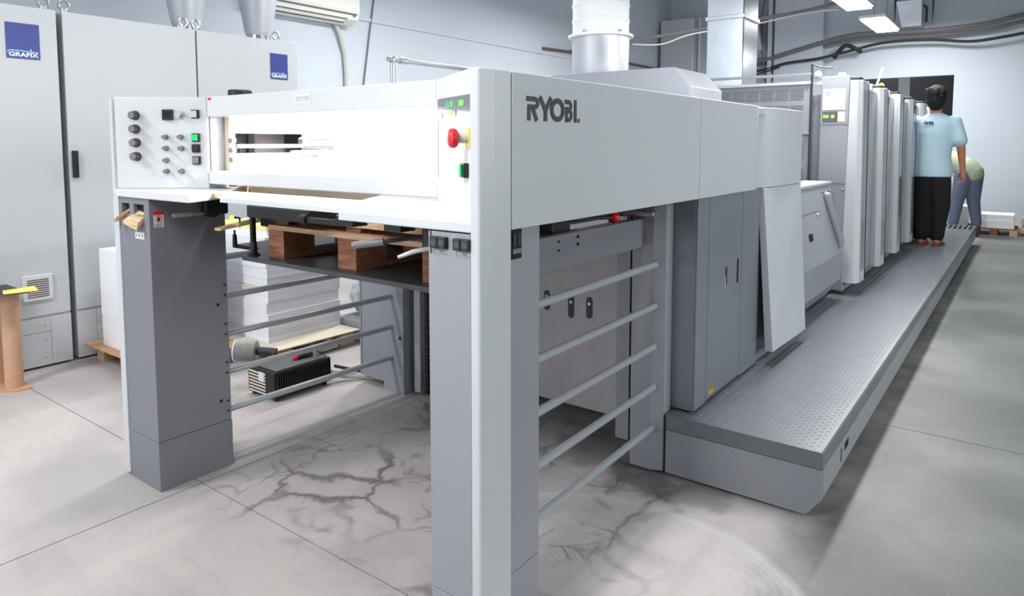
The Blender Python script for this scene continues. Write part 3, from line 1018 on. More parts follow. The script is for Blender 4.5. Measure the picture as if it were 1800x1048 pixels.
rc.poly_y([(-3.10, 0.05), (-2.90, 0.05), (-2.90, 0.0), (-2.74, 0.0), (-2.74, 1.18), (-3.10, 1.18)], 2.655, 2.93)
rcab = rc.build('rear_cabinet', 'unitgrey', PD, smooth=False)
B(-3.085, -3.083, 2.652, 2.6555, 0.08, 1.1).build('cabinet_seam', 'greytext', rcab)
MB().cyl((-2.765, 2.657, 0.32), (-2.765, 2.652, 0.32), 0.009, n=12).build('screw_hole', 'hole', rcab)
MB().cyl((-2.741, 2.75, 0.36), (-2.738, 2.75, 0.36), 0.010, n=12).build('screw_hole', 'hole', rcab)
B(-2.70, -2.655, 2.70, 2.74, 0.02, 1.18).build('lift_rail', 'rod', PD)
ch = MB()
for k in range(58):
    z = 0.02 + k * 0.02
    ch.box(-2.625, -2.600, 2.70 + 0.004 * (k % 2), 2.724 - 0.004 * (k % 2), z, z + 0.016)
ch.build('lift_chain', 'black', PD, smooth=False)['kind'] = 'stuff'
spb = B(-2.60, -1.52, 2.90, 2.93, 0.09, 1.10).build('slotted_plate', 'worn', PD)
for x, z, h in ((-1.945, 0.605, 0.07), (-1.80, 0.595, 0.09), (-1.695, 0.60, 0.075), (-2.2, 0.6, 0.08)):
    pts = [(x + 0.016 * math.cos(t), z + h / 2 + 0.016 * math.sin(t)) for t in [PI * i / 8 for i in range(9)]] + \
          [(x + 0.016 * math.cos(t), z - h / 2 + 0.016 * math.sin(t)) for t in [PI + PI * i / 8 for i in range(9)]]
    MB().poly_y(pts, 2.896, 2.905).build('slot', 'dark', spb)
    MB().cyl((x, 2.895, z + 0.02), (x, 2.899, z + 0.02), 0.008, n=10).build('slot_bolt', 'steel', spb)
B(-1.515, -1.47, 2.86, 2.93, 0.0, 1.10).build('guide_channel', 'dark', PD)
B(-1.465, -1.40, 2.75, 2.93, 0.06, 1.10).build('guide_cover', 'midgrey', PD)
B(-2.74, -2.62, 2.95, 3.0, 0.02, 1.18).build('machine_frame', 'black', PD)
B(-2.95, -1.25, 3.05, 4.14, 0.10, 1.18).build('machine_frame', 'dark', PD)
# ---- lower side cabinet with doors
cb = B(-1.235, -1.094, 2.732, 4.14, 0.272, 1.178).build('side_cabinet', 'doorgrey', PD, bevel=0.002)
B(-1.175, -1.10, 2.74, 4.14, 0.2655, 0.272).build('cabinet_plinth', 'hole', PD)
B(-1.0935, -1.086, 2.735, 2.860, 0.275, 1.178).build('corner_strip', 'doorgrey', PD, bevel=0.001)
dr = B(-1.0935, -1.086, 2.864, 3.288, 0.285, 1.178).build('cabinet_door', 'doorgrey', PD, bevel=0.001)
B(-1.0935, -1.086, 3.292, 3.56, 0.275, 1.178).build('cabinet_door', 'doorgrey', PD, bevel=0.001)
B(-1.0865, -1.0852, 3.228, 3.25, 0.745, 0.86).build('door_handle', 'hole', dr)
for k in range(3):
    B(-1.0865, -1.0852, 3.073 + k * 0.009, 3.078 + k * 0.009, 0.757, 0.84).build('door_slit', 'hole', dr)
B(-1.0865, -1.0849, 3.071, 3.078, 0.75, 0.80).build('door_strip', 'cream', dr)
tri = [(2.897, 0.298), (2.953, 0.298), (2.925, 0.352)]
ws = MB().poly_x(tri, -1.0865, -1.0852).build('warning_triangle', 'orange', dr)
MB().poly_x([(2.923, 0.342), (2.931, 0.342), (2.925, 0.325), (2.932, 0.325), (2.919, 0.304), (2.922, 0.318), (2.916, 0.318)], -1.0853, -1.0848).build('lightning_bolt', 'black', ws)
# ---- dryer hood on top
MB().poly_y([(-2.95, 1.576), (-1.735, 1.576), (-1.735, 1.765), (-1.855, 1.893), (-2.95, 1.893)], 4.2, 4.75).build('dryer_hood', 'unitgrey', PD, bevel=0.003)
B(-2.95, -1.36, 4.06, 4.75, 1.18, 1.575).build('rear_body', 'unitgrey', PD)

# ---- exhaust duct standing on the hood
ED = thing('exhaust_duct', (-2.54, 4.47, 1.893), 'fat round exhaust duct, white corrugated above, steel below, rising from the press hood', 'duct')
c0 = (-2.54, 4.47, 1.894)
MB().lathe([(0.200, 0.0), (0.203, 0.02), (0.207, 0.27)], c0, 40).build('duct_base', 'ductgrey', ED)
MB().lathe([(0.207, 0.27), (0.236, 0.272), (0.236, 0.288), (0.207, 0.29)], c0, 40).build('duct_flange', 'duct_white', ED)
pf = []
z = 0.29
while z < 2.6:
    pf += [(0.203, z), (0.203, z + 0.085), (0.209, z + 0.092), (0.209, z + 0.104), (0.203, z + 0.110)]
    z += 0.11
MB().lathe(pf, c0, 40).build('duct_hose', 'duct_white', ED)
B(-2.37, -2.35, 4.24, 4.262, 2.0, 2.13).build('duct_clip', 'steel', ED)
for a in (-0.4, 0.7, -1.6, 2.2):
    MB().ball((-2.54 + 0.224 * math.cos(a), 4.47 + 0.224 * math.sin(a), 2.19), 0.012, 8, 6).build('flange_bolt', 'steel', ED)

# ================================================================== PRINTING UNITS
# grille guard in front of the first unit
GG = thing('grille_guard', (-1.7, 5.56, 0.6), 'grey guard panel with rows of vent slits left of the nearest tall press tower', 'guard panel')
gp = B(-2.95, -1.345, 5.55, 5.585, 1.48, 1.862).build('guard_panel', 'unitgrey', GG, bevel=0.004)
B(-2.95, -1.345, 5.53, 5.56, 1.850, 1.872).build('top_edge', 'light', GG)
sl = MB()
for c in range(9):
    x1 = -1.395 - c * 0.112
    for r in range(13):
        if 5 <= r <= 6:
            continue
        zz = 1.815 - r * 0.017
        sl.box(x1 - 0.095, x1, 5.5465, 5.5505, zz - 0.0085, zz)
o = sl.build('vent_slits', 'greytext', gp, smooth=False)
o['kind'] = 'stuff'
gl = B(-2.95, -1.345, 5.56, 5.585, 0.50, 1.472).build('lower_panel', 'unitgrey', GG)
sl = MB()
for r in range(8):
    zz = 1.40 - r * 0.016
    sl.box(-1.435, -1.385, 5.556, 5.561, zz - 0.008, zz)
for r in range(11):
    zz = 1.22 - r * 0.016
    sl.box(-1.43, -1.385, 5.556, 5.561, zz - 0.008, zz)
o = sl.build('vent_slits', 'greytext', gl, smooth=False)
o['kind'] = 'stuff'
B(-1.47, -1.345, 5.53, 5.56, 1.475, 1.485).build('handle_bar', 'steel', GG)
MB().cyl((-2.6, 5.55, 1.925), (-1.34, 5.55, 1.925), 0.011).build('hand_rail', 'steel', GG)
MB().cyl((-1.34, 5.55, 1.10), (-1.34, 5.55, 2.0), 0.009).build('rail_post', 'dark', GG)
MB().tube([(-1.34, 5.55, 2.0), (-1.29, 5.57, 1.975), (-1.2, 5.585, 1.965)], 0.006, 8).build('rail_brace', 'dark', GG)
B(-1.345, -1.275, 5.56, 5.59, 1.845, 1.868).build('rail_bracket', 'white', GG)
MB().ball((-1.30, 5.56, 1.915), 0.03, 10, 8).build('rail_knob', 'white', GG)

# slanted cover box between flare and first unit
IB = thing('slanted_cover_box', (-1.2, 4.95, 0.27), 'low grey slanted box with a square black hole beside the nearest tall tower', 'machine cover')
prf = [(-1.34, 0.28), (-1.17, 0.28), (-1.07, 0.42), (-1.062, 0.62), (-1.16, 1.085), (-1.17, 1.115), (-1.34, 1.125)]


def ringy(y, dx=0.0, lean=0.0):
    return [(x, y + (1.1 - z) * lean, z) for x, z in prf]


ibx = MB().prism(ringy(5.44, lean=-0.0), ringy(4.16, lean=0.0)).build('cover_body', 'unitgrey', IB, bevel=0.004, smooth=False)
B(-1.35, -1.158, 4.16, 5.46, 1.112, 1.130).build('cover_top', 'light', IB, bevel=0.003)


def on_slant(y, t, out=0.0):   # t: 0 at bottom (z .62) .. 1 at top (z 1.085)
    x = -1.062 + t * (-0.098)
    z = 0.62 + t * 0.465
    return Vector((x + 0.979 * out, y, z + 0.206 * out))


def slant_box(y0, y1, t0, t1, o0, o1):
    return MB().hexa([on_slant(y0, t0, o1), on_slant(y1, t0, o1), on_slant(y1, t0, o0), on_slant(y0, t0, o0)],
                     [on_slant(y0, t1, o1), on_slant(y1, t1, o1), on_slant(y1, t1, o0), on_slant(y0, t1, o0)])


slant_box(4.62, 4.72, 0.34, 0.44, 0, 0.001).build('square_hole', 'hole', IB)
slant_box(4.30, 4.98, 0.702, 0.708, 0, 0.001).build('seam', 'dark', IB)
MB().ball(on_slant(4.92, 0.66, 0.004), 0.012, 10, 8).build('lock_button', 'steel', IB)
MB().tube([on_slant(5.20, 0.93, 0.006), on_slant(5.20, 0.90, 0.02), on_slant(5.34, 0.2, 0.02), on_slant(5.36, 0.08, 0.005)], [0.02, 0.028, 0.028, 0.02], 10).build('handle', 'unitgrey', IB)
slant_box(5.12, 5.40, 0.945, 0.955, 0, 0.001).build('seam', 'dark', IB)

U0 = 5.6


def make_unit(y0, label):
    t = thing('printing_unit', (-2.05, y0, 0), label, 'printing unit', 'printing units along the press')
    B(-2.95, -1.10, y0 + 0.06, y0 + 0.86, 0.28, 1.78).build('unit_body', 'unitgrey', t, bevel=0.004)
    B(-1.285, -1.087, y0, y0 + 0.30, 0.30, 1.905).build('control_column', 'unitgrey', t, bevel=0.006)
    bt = [(-1.10, y0 - 0.003), (-1.012, y0 - 0.003), (-0.982, y0 + 0.04), (-0.978, y0 + 0.22), (-1.07, y0 + 0.24)]
    tp = [(-1.083, y0 - 0.003), (-1.034, y0 - 0.003), (-1.004, y0 + 0.04), (-1.0, y0 + 0.22), (-1.07, y0 + 0.24)]
    MB().prism([(x, y, 0.362) for x, y in bt], [(x, y, 1.868) for x, y in tp]).build('door_panel', 'light', t, bevel=0.004, smooth=False)
    B(-1.075, -1.048, y0 + 0.245, y0 + 0.885, 0.37, 1.83).build('side_window', 'gloss', t, bevel=0.003)
    MB().hexa([(-0.9815, y0 + 0.075, 0.45), (-0.9795, y0 + 0.085, 0.45), (-0.9765, y0 + 0.205, 0.45), (-0.984, y0 + 0.205, 0.45)],
              [(-1.0035, y0 + 0.075, 1.80), (-1.0008, y0 + 0.085, 1.80), (-0.9988, y0 + 0.205, 1.80), (-1.006, y0 + 0.205, 1.80)]).build('door_glass', 'gloss', t)
    MB().hexa([(-1.06, y0 + 0.2405, 0.38), (-0.976, y0 + 0.2225, 0.38), (-0.976, y0 + 0.24, 0.38), (-1.06, y0 + 0.255, 0.38)],
              [(-1.06, y0 + 0.2405, 1.85), (-0.999, y0 + 0.2225, 1.85), (-0.999, y0 + 0.24, 1.85), (-1.06, y0 + 0.255, 1.85)]).build('dark_gap_strip', 'hole', t)  # black strip added to draw the dark gap between units
    B(-1.095, -1.02, y0 + 0.02, y0 + 0.14, 1.870, 1.892).build('hinge', 'black', t, bevel=0.004)
    MB().cyl((-1.15, y0 + 0.04, 1.905), (-1.15, y0 + 0.04, 1.93), 0.028, n=14).build('top_cap', 'white', t)
    MB().cyl((-1.20, y0 + 0.34, 1.80), (-1.06, y0 + 0.34, 1.86), 0.016, n=10).build('strut', 'dark', t)
    B(-1.24, -1.09, y0 + 0.31, y0 + 0.8, 1.78, 1.83).build('top_block', 'unitgrey', t, bevel=0.005)
    return t


names = ['nearest tall grey press tower with the lit green and yellow indicator panel',
         'second tall press tower, the first one behind the tower with indicators',
         'third tall press tower from the near end with light edge strip',
         'fourth tall press tower, just left of the standing man',
         'fifth tall press tower, partly hidden by the standing man',
         'last and farthest press tower, behind the standing man']
units = []
u0 = make_unit(U0, names[0])
units.append(u0)
for k in range(1, 6):
    c = copy_tree(u0)
    c.location.y = U0 + 0.9 * k
    ORG[c.name] = Vector(c.location)
    c['label'] = names[k]
    units.append(c)
# the first unit's front: white plate with ring mark, indicator panel
B(-1.268, -1.112, 5.597, 5.6005, 1.655, 1.812).build('sign_plate', 'sticker', u0)
MB().torus((-1.235, 5.5965, 1.775), 0.013, 0.0022, 'y', 18, 6).build('ring_mark', 'greytext', u0)
for x, zz in ((-1.15, 1.70), (-1.14, 1.78), (-1.18, 1.70), (-1.21, 1.68)):
    B(x, x + 0.018, 5.5963, 5.5972, zz, zz + 0.006).build('plate_mark', 'textfaint', u0)
B(-1.268, -1.164, 5.597, 5.6005, 1.564, 1.643).build('indicator_panel', 'display', u0)
B(-1.262, -1.226, 5.5955, 5.5972, 1.596, 1.618).build('green_indicator', 'digit', u0)
B(-1.206, -1.186, 5.5955, 5.5972, 1.596, 1.618).build('yellow_indicator', 'ledy', u0)
B(-1.160, -1.112, 5.597, 5.6005, 1.567, 1.640).build('blank_plate', 'sticker', u0)
B(-1.275, -1.09, 5.597, 5.6005, 1.545, 1.549).build('seam', 'greytext', u0)
B(-1.275, -1.09, 5.597, 5.6005, 1.105, 1.109).build('seam', 'greytext', u0)
MB().ball((-1.11, 5.597, 1.06), 0.009, 8, 6).build('screw', 'steel', u0)
MB().ball((-1.17, 7.44, 1.955), 0.028, 12, 8).build('beacon', 'yellow', units[2], label='small yellow round cap')
MB().cyl((-1.21, 7.30, 1.86), (-1.15, 7.36, 2.12), 0.010).build('pole', 'white', units[2])

# ================================================================== STEP PLATFORM
SP = thing('step_platform', (-0.87, 7.1, 0), 'long grey steel tread plate step running along the right side of the press', 'platform')
PX0, PX1, PY0, PY1, PZ = -1.178, -0.558, 2.66, 11.56, 0.264
MB().prism([(x, PY0, z) for x, z in ((PX0, 0.20), (PX0, PZ), (PX1 - 0.006, PZ), (PX1, PZ - 0.006), (PX1, 0.20))],
           [(x, 10.95, z) for x, z in ((PX0, 0.20), (PX0, PZ), (PX1 - 0.006, PZ), (PX1, PZ - 0.006), (PX1, 0.20))]).build('tread_top', 'tread', SP, smooth=False)
gt = MB()
gt.box(PX0, PX1, 10.95, 11.0, 0.20, PZ)
gt.box(PX0, PX1, 11.50, PY1, 0.20, PZ)
nsl = 10
for k in range(nsl + 1):
    x = PX0 + (PX1 - PX0 - 0.03) * k / nsl
    gt.box(x, x + 0.03, 11.0, 11.50, 0.20, PZ)
gt.build('grating', 'tread', SP, smooth=False)
B(PX0, PX1 - 0.002, 11.0, 11.5, 0.10, 0.11).build('grating_tray', 'hole', SP)
MB().poly_y([(PX0, 0.012), (-0.613, 0.012), (PX1 - 0.001, 0.083), (PX1 - 0.001, 0.197), (PX0, 0.197)], PY0, PY0 + 0.02).build('front_plate', 'midgrey', SP, smooth=False)
MB().prism([(PX1 - 0.02, PY0 + 0.025, 0.05), (PX1 - 0.001, PY0 + 0.025, 0.083), (PX1 - 0.001, PY0 + 0.025, 0.2), (PX1 - 0.02, PY0 + 0.025, 0.2)],
           [(PX1 - 0.02, PY1, 0.05), (PX1 - 0.001, PY1, 0.083), (PX1 - 0.001, PY1, 0.2), (PX1 - 0.02, PY1, 0.2)]).build('side_skirt', 'midgrey', SP, smooth=False)
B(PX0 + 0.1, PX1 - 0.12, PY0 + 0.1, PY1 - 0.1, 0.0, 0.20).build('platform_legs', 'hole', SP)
hs = B(PX1 - 0.0015, PX1 + 0.0006, 3.05, 3.12, 0.135, 0.165).build('socket_cover', 'hole', SP)
B(PX1 - 0.0015, PX1 + 0.0006, 2.98, 2.99, 0.11, 0.165).build('socket_slit', 'hole', SP)
B(PX1 - 0.0015, PX1 + 0.0006, 2.9, 3.9, 0.198, 0.2005).build('skirt_seam', 'greytext', SP)
# raised lugs of the tread plate (real relief, joined)
lg = MB()


def lug(cx, cy, cz, a, L=0.011, W=0.0032, H=0.0016, face='top'):
    ca, sa = math.cos(a), math.sin(a)
    pts = [(L, 0), (0, W), (-L, 0), (0, -W)]
    if face == 'top':
        b4 = [(cx + p * ca - q * sa, cy + p * sa + q * ca, cz) for p, q in pts]
        t4 = [(cx + (p * ca - q * sa) * 0.55, cy + (p * sa + q * ca) * 0.55, cz + H) for p, q in pts]
    else:
        b4 = [(cx + p * ca - q * sa, cy, cz + p * sa + q * ca) for p, q in pts]
        t4 = [(cx + (p * ca - q * sa) * 0.55, cy - H, cz + (p * sa + q * ca) * 0.55) for p, q in pts]
    n = len(lg.v)
    lg.v += b4 + t4
    lg.f += [(n + 4, n + 5, n + 6, n + 7)] + [(n + i, n + (i + 1) % 4, n + 4 + (i + 1) % 4, n + 4 + i) for i in range(4)]


step = 0.0205
ny = int((10.93 - PY0) / step)
nx = int((PX1 - PX0 - 0.02) / step)
for j in range(ny):
    for i in range(nx):
        if (i + j) % 2:
            continue
        a = PI / 4 if (i // 1) % 2 else -PI / 4
        lug(PX0 + 0.016 + i * step, PY0 + 0.016 + j * step, PZ, a)
for i in range(15):
    lug(PX0 + 0.025 + i * 0.0405, PY0, 0.222, PI / 4, 0.0155, 0.0045, 0.003, 'front')
    lug(PX0 + 0.045 + i * 0.0405 if i < 14 else PX1 - 0.02, PY0, 0.253, PI / 4, 0.010, 0.004, 0.003, 'front')
o = lg.build('tread_lugs', 'lug', SP, smooth=False)
o['kind'] = 'stuff'

# ================================================================== PALLET ON THE LIFT
def pallet(x0, x1, y0, y1, z0, label, name='wooden_pallet', group=None, top='woodpale', blocks='woodred', nb=3, ntop=5, hb=0.088):
    p = thing(name, ((x0 + x1) / 2, (y0 + y1) / 2, z0), label, 'pallet', group)
    bw = 0.095
    for i in range(nb):
        x = x0 + (x1 - x0 - bw) * i / (nb - 1)
        B(x, x + bw, y0, y1, z0, z0 + 0.018).build('bottom_board', blocks, p)
        for j in range(3):
            y = y0 + (y1 - y0 - 0.14) * j / 2
            B(x, x + bw, y, y + 0.14, z0 + 0.0185, z0 + 0.0185 + hb).build('block', blocks, p)
    zt = z0 + 0.0185 + hb
    for j in range(3):
        y = y0 + (y1 - y0 - 0.14) * j / 2
        B(x0, x1, y, y + 0.13, zt + 0.0005, zt + 0.018).build('cross_board', top, p)
    for j in range(ntop):
        y = y0 + (y1 - y0 - 0.11) * j / (ntop - 1)
        B(x0 + 0.04, x1 - 0.01, y + 0.02, y + 0.10, zt + 0.0385, zt + 0.057).build('top_board', top, p)
    for i in range(nb):
        x = x0 + (x1 - x0 - bw) * i / (nb - 1)
        for j in range(3):
            y = y0 + (y1 - y0 - 0.14) * j / 2
            B(x + 0.01, x + bw - 0.01, y + 0.03, y + 0.12, zt + 0.0185, zt + 0.038).build('spacer', blocks, p)
    return p


pallet(-2.325, -1.415, 1.55, 2.32, 0.9685, 'reddish wooden pallet raised on the dark lift plate inside the delivery')
# printed sheets on the table behind the front window
tag(R2(B(-2.38, -1.48, 1.67, 1.98, 1.2365, 1.252), 0.02, (-1.9, 1.82)).build('printed_sheet_pile', 'sheet'), 'low pile of colour printed sheets seen through the bright delivery window', 'printed sheets')

# rack post, wooden slat and hand clamp at the left of the lift
rk = thing('rack_post', (-2.405, 1.535, 0.968), 'black toothed upright post standing on the lift plate left of the raised pallet', 'post')
tp = MB().box(-2.413, -2.397, 1.527, 1.543, 1.0, 1.186)
for k in range(14):
    tp.box(-2.418, -2.413, 1.529, 1.541, 1.01 + k * 0.012, 1.016 + k * 0.012)
tp.build('toothed_bar', 'black', rk, smooth=False)
MB().lathe([(0.024, 0.0), (0.024, 0.006), (0.015, 0.010), (0.013, 0.05), (0.010, 0.055)], (-2.405, 1.535, 0.9685), 16).build('foot', 'black', rk)
ws_ = thing('wood_strip', (-2.55, 1.6, 1.07), 'pale wooden strip poking out beside the toothed post under the desk', 'wood strip')
MB().hexa([(-2.515, 1.440, 1.067), (-2.485, 1.448, 1.067), (-2.60, 1.81, 1.083), (-2.64, 1.80, 1.083)],
          [(-2.515, 1.440, 1.077), (-2.485, 1.448, 1.077), (-2.60, 1.81, 1.101), (-2.64, 1.80, 1.101)]).build('strip_board', 'woodraw', ws_)
hc = thing('hand_clamp', (-2.58, 1.60, 1.0), 'small dark screw clamp with a hanging handle on the pale wooden strip', 'clamp')
MB().tube([(-2.60, 1.56, 1.104), (-2.535, 1.56, 1.104), (-2.535, 1.56, 1.052), (-2.60, 1.56, 1.052)], 0.005, 8).build('clamp_frame', 'black', hc)
MB().tube([(-2.575, 1.56, 1.052), (-2.575, 1.56, 1.037), (-2.575, 1.56, 1.032), (-2.575, 1.56, 0.99), (-2.575, 1.56, 0.98)], [0.004, 0.004, 0.008, 0.010, 0.008], 10).build('clamp_handle', 'black', hc)

# wedges pushed into the slots of the left post
w1 = MB().hexa([(-2.975, 1.268, 1.087), (-2.945, 1.262, 1.084), (-2.925, 1.325, 1.122), (-2.95, 1.33, 1.122)],
               [(-2.975, 1.272, 1.097), (-2.945, 1.266, 1.106), (-2.91, 1.325, 1.145), (-2.945, 1.33, 1.145)]).build('wooden_wedge', 'card', bevel=0.002)
tag(w1, 'brown tilted wooden wedge in the left slot of the grey post', 'wedge', 'wedges in the post slots')
w2 = MB().hexa([(-2.90, 1.272, 1.082), (-2.785, 1.272, 1.062), (-2.79, 1.326, 1.120), (-2.862, 1.326, 1.124)],
               [(-2.90, 1.276, 1.100), (-2.785, 1.276, 1.090), (-2.79, 1.326, 1.132), (-2.862, 1.326, 1.140)]).build('wooden_wedge', 'woodraw', bevel=0.002)
tag(w2, 'pale cream wooden wedge in the right slot of the grey post', 'wedge', 'wedges in the post slots')

# ================================================================== GRAFIX CABINETS
GX = -4.89


def cabinet(y0, y1, label, vent=None, logo=None, handle=None, eyes=()):
    c = thing('control_cabinet', (GX - 0.4, (y0 + y1) / 2, 0), label, 'cabinet', 'light grey cabinets against the left wall')
    B(GX - 0.75, GX - 0.012, y0 + 0.006, y1 - 0.006, 0.015, 2.228).build('body', 'cab', c)
    dr = B(GX - 0.0115, GX, y0 + 0.004, y1 - 0.004, 0.332, 2.228).build('door', 'cab', c, bevel=0.003)
    ym = y1 - 0.12 if vent else y0 + 0.12
    seg = [(y0 + 0.004, ym - 0.001), (ym + 0.001, y1 - 0.004)]
    for i, (a, b2) in enumerate(seg):
        big = (b2 - a) > 0.2
        if big:
            B(GX - 0.0115, GX - 0.002, a, b2, 0.016, 0.226).build('plinth_panel', 'cab', c)
            B(GX - 0.0115, GX - 0.002, a, b2, 0.229, 0.320).build('plinth_panel', 'cab', c)
            yy = b2 - 0.03 if vent else a + 0.03
            for zz in (0.07, 0.18, 0.27):
                MB().ball((GX - 0.001, yy, zz), 0.006, 8, 6).build('screw', 'steel', c)
            if not vent and logo is None:
                for k in range(4):
                    B(GX - 0.0025, GX - 0.001, a + 0.05, a + 0.13, 0.10 + k * 0.022, 0.11 + k * 0.022).build('plinth_slot', 'hole', c)
        else:
            B(GX - 0.0115, GX - 0.002, a, b2, 0.016, 0.320).build('plinth_panel', 'cab', c)
    if vent:
        a, b2, z0, z1 = vent
        v = B(GX - 0.001, GX + 0.014, a, b2, z0, z1).build('vent_frame', 'white', dr, bevel=0.003)
        n = 9
        for k in range(n):
            zz = z0 + 0.02 + (z1 - z0 - 0.04) * k / n
            B(GX + 0.0135, GX + 0.0148, a + 0.022, b2 - 0.022, zz, zz + 0.0075).build('vent_slot', 'slat', dr)
    if logo:
        a, b2, z0, z1 = logo
        p = B(GX, GX + 0.003, a, b2, z0, z1).build('logo_plate', 'blue', dr)
        w = b2 - a
        text_on('GRAFIX', (GX + 0.0032, a + w * 0.07, z0 + 0.012), (0, 1, 0), (0, 0, 1), w * 0.88, 0.026, (1, 0, 0), 0.03).build('logo_lettering', 'logowhite', dr)
        sw = MB()
        stroke(sw, [(0.006, 0.034), (0.012, 0.044), (0.024, 0.048), (0.08, 0.047), (w - 0.012, 0.042)], 0.006, (GX + 0.003, a, z0), (0, 1, 0), (0, 0, 1), (1, 0, 0), 0.0006)
        sw.build('logo_swoosh', 'sky', dr)
        MB().cyl((GX + 0.003, a + w * 0.73, z0 + 0.055), (GX + 0.0036, a + w * 0.73, z0 + 0.055), 0.005, n=10).build('logo_dot', 'sky', dr)
    if handle:
        B(GX, GX + 0.02, handle - 0.018, handle + 0.016, 1.187, 1.359).build('door_handle', 'black', dr, bevel=0.004)
    for y in eyes:
        MB().torus((GX - 0.05, y, 2.275), 0.030, 0.009, 'x', 18, 8).build('eye_bolt', 'steel', c)
        MB().cyl((GX - 0.05, y, 2.228), (GX - 0.05, y, 2.25), 0.018, n=12).build('eye_base', 'steel', c)
    return c


cabinet(0.85, 1.809, 'light grey cabinet at the left edge with a vent grille and large blue logo', vent=(1.545, 1.706, 0.434, 0.592), logo=(1.532, 1.708, 1.913, 2.124), eyes=(1.755, 1.36))
cabinet(1.836, 2.706, 'middle light grey cabinet with the black door handle', handle=1.872, eyes=(1.87, 2.64))
cabinet(2.710, 3.575, 'right-hand light grey cabinet with the small blue logo below the fat cone duct', logo=(3.318, 3.478, 1.922, 2.125), eyes=(2.735, 3.41))
tag(B(GX - 0.45, GX - 0.40, 1.48, 1.60, 2.2285, 2.262).build('top_bracket', 'steel', bevel=0.003), 'small steel bracket on top of the leftmost cabinet', 'bracket')


def cone_duct(x, y, label):
    t = thing('cone_duct', (x, y, 2.2285), label, 'duct', 'cone ducts on the cabinets')
    MB().lathe([(0.12, 0), (0.12, 0.004)], (x, y, 2.2285), 28).build('base_ring', 'dark', t)
    MB().lathe([(0.098, 0.004), (0.098, 0.03), (0.102, 0.032), (0.102, 0.036), (0.098, 0.038), (0.098, 0.09)], (x, y, 2.2285), 28).build('collar', 'galv', t)
    MB().lathe([(0.099, 0.085), (0.112, 0.12), (0.165, 0.45), (0.19, 0.75), (0.19, 1.8)], (x, y, 2.2285), 28).build('cone', 'ductgrey', t)
    return t


cone_duct(-5.3, 2.86, 'grey cone duct rising behind the middle cabinet, the left of the two')
cone_duct(-5.3, 3.49, 'grey cone duct with shiny collar on the right-hand cabinet, beside the air conditioner')

# air conditioner on the left wall
AC = thing('air_conditioner', (XL, 4.6, 2.85), 'white split air conditioner high on the left wall', 'air conditioner')
pfz = [(XL, 2.80), (XL + 0.10, 2.745), (XL + 0.22, 2.80), (XL + 0.25, 2.90), (XL + 0.25, 3.12), (XL + 0.2, 3.15), (XL, 3.15)]
MB().prism([(x, 4.1, z) for x, z in pfz], [(x, 5.38, z) for x, z in pfz]).build('housing', 'ac', AC, bevel=0.01)
MB().hexa([(XL + 0.14, 4.14, 2.763), (XL + 0.225, 4.14, 2.803), (XL + 0.225, 5.22, 2.803), (XL + 0.14, 5.22, 2.763)],
          [(XL + 0.135, 4.14, 2.768), (XL + 0.222, 4.14, 2.81), (XL + 0.222, 5.22, 2.81), (XL + 0.135, 5.22, 2.768)]).build('air_outlet', 'slat', AC)
B(XL + 0.248, XL + 0.252, 4.14, 5.34, 2.852, 2.866).build('louvre_gap', 'slat', AC)
MB().hexa([(XL + 0.17, 4.14, 2.770), (XL + 0.19, 4.14, 2.779), (XL + 0.19, 5.2, 2.779), (XL + 0.17, 5.2, 2.770)],
          [(XL + 0.17, 4.14, 2.776), (XL + 0.19, 4.14, 2.786), (XL + 0.19, 5.2, 2.786), (XL + 0.17, 5.2, 2.776)]).build('louvre', 'ac', AC)
MB().ball((XL + 0.25, 5.3, 2.84), 0.012, 8, 6).build('remote_window', 'greytext', AC)
tag(MB().tube([(XL + 0.05, 5.18, 2.765), (XL + 0.05, 5.24, 2.66), (XL + 0.03, 5.32, 2.45), (XL + 0.03, 5.34, 2.25), (XL + 0.03, 5.35, 1.2), (XL + 0.03, 5.35, 0.0)], 0.024, 10).build('drain_hose', 'hose'),
    'pale drain hose running down the wall from the air conditioner', 'hose')
tag(MB().tube([(XL + 0.015, 5.85, 3.4), (XL + 0.015, 5.72, 2.7), (XL + 0.015, 5.60, 2.0), (XL + 0.015, 5.58, 0.6)], 0.010, 8).build('wall_cable', 'cablewall' if 'cablewall' in M else 'cable'),
    'thin grey blue cable slanting down the wall right of the drain hose', 'cable')

# galvanised pipe frame behind the delivery
PF = thing('pipe_frame', (-3.2, 3.04, 0), 'galvanised pipe frame standing behind the white front beam', 'pipe frame')
MB().cyl((-3.2, 3.04, 0), (-3.2, 3.04, 1.91), 0.016).build('upright', 'steel', PF)
MB().cyl((-3.2, 3.0, 1.925), (-3.2, 4.5, 1.925), 0.015).build('rail', 'steel', PF)
MB().ball((-3.2, 3.04, 1.925), 0.027, 12, 8).build('fitting', 'steel', PF)
MB().cyl((-3.2, 3.10, 1.925), (-3.2, 3.16, 1.925), 0.022).build('fitting', 'steel', PF)
MB().cyl((-3.2, 4.5, 0), (-3.2, 4.5, 1.93), 0.016).build('upright', 'steel', PF)

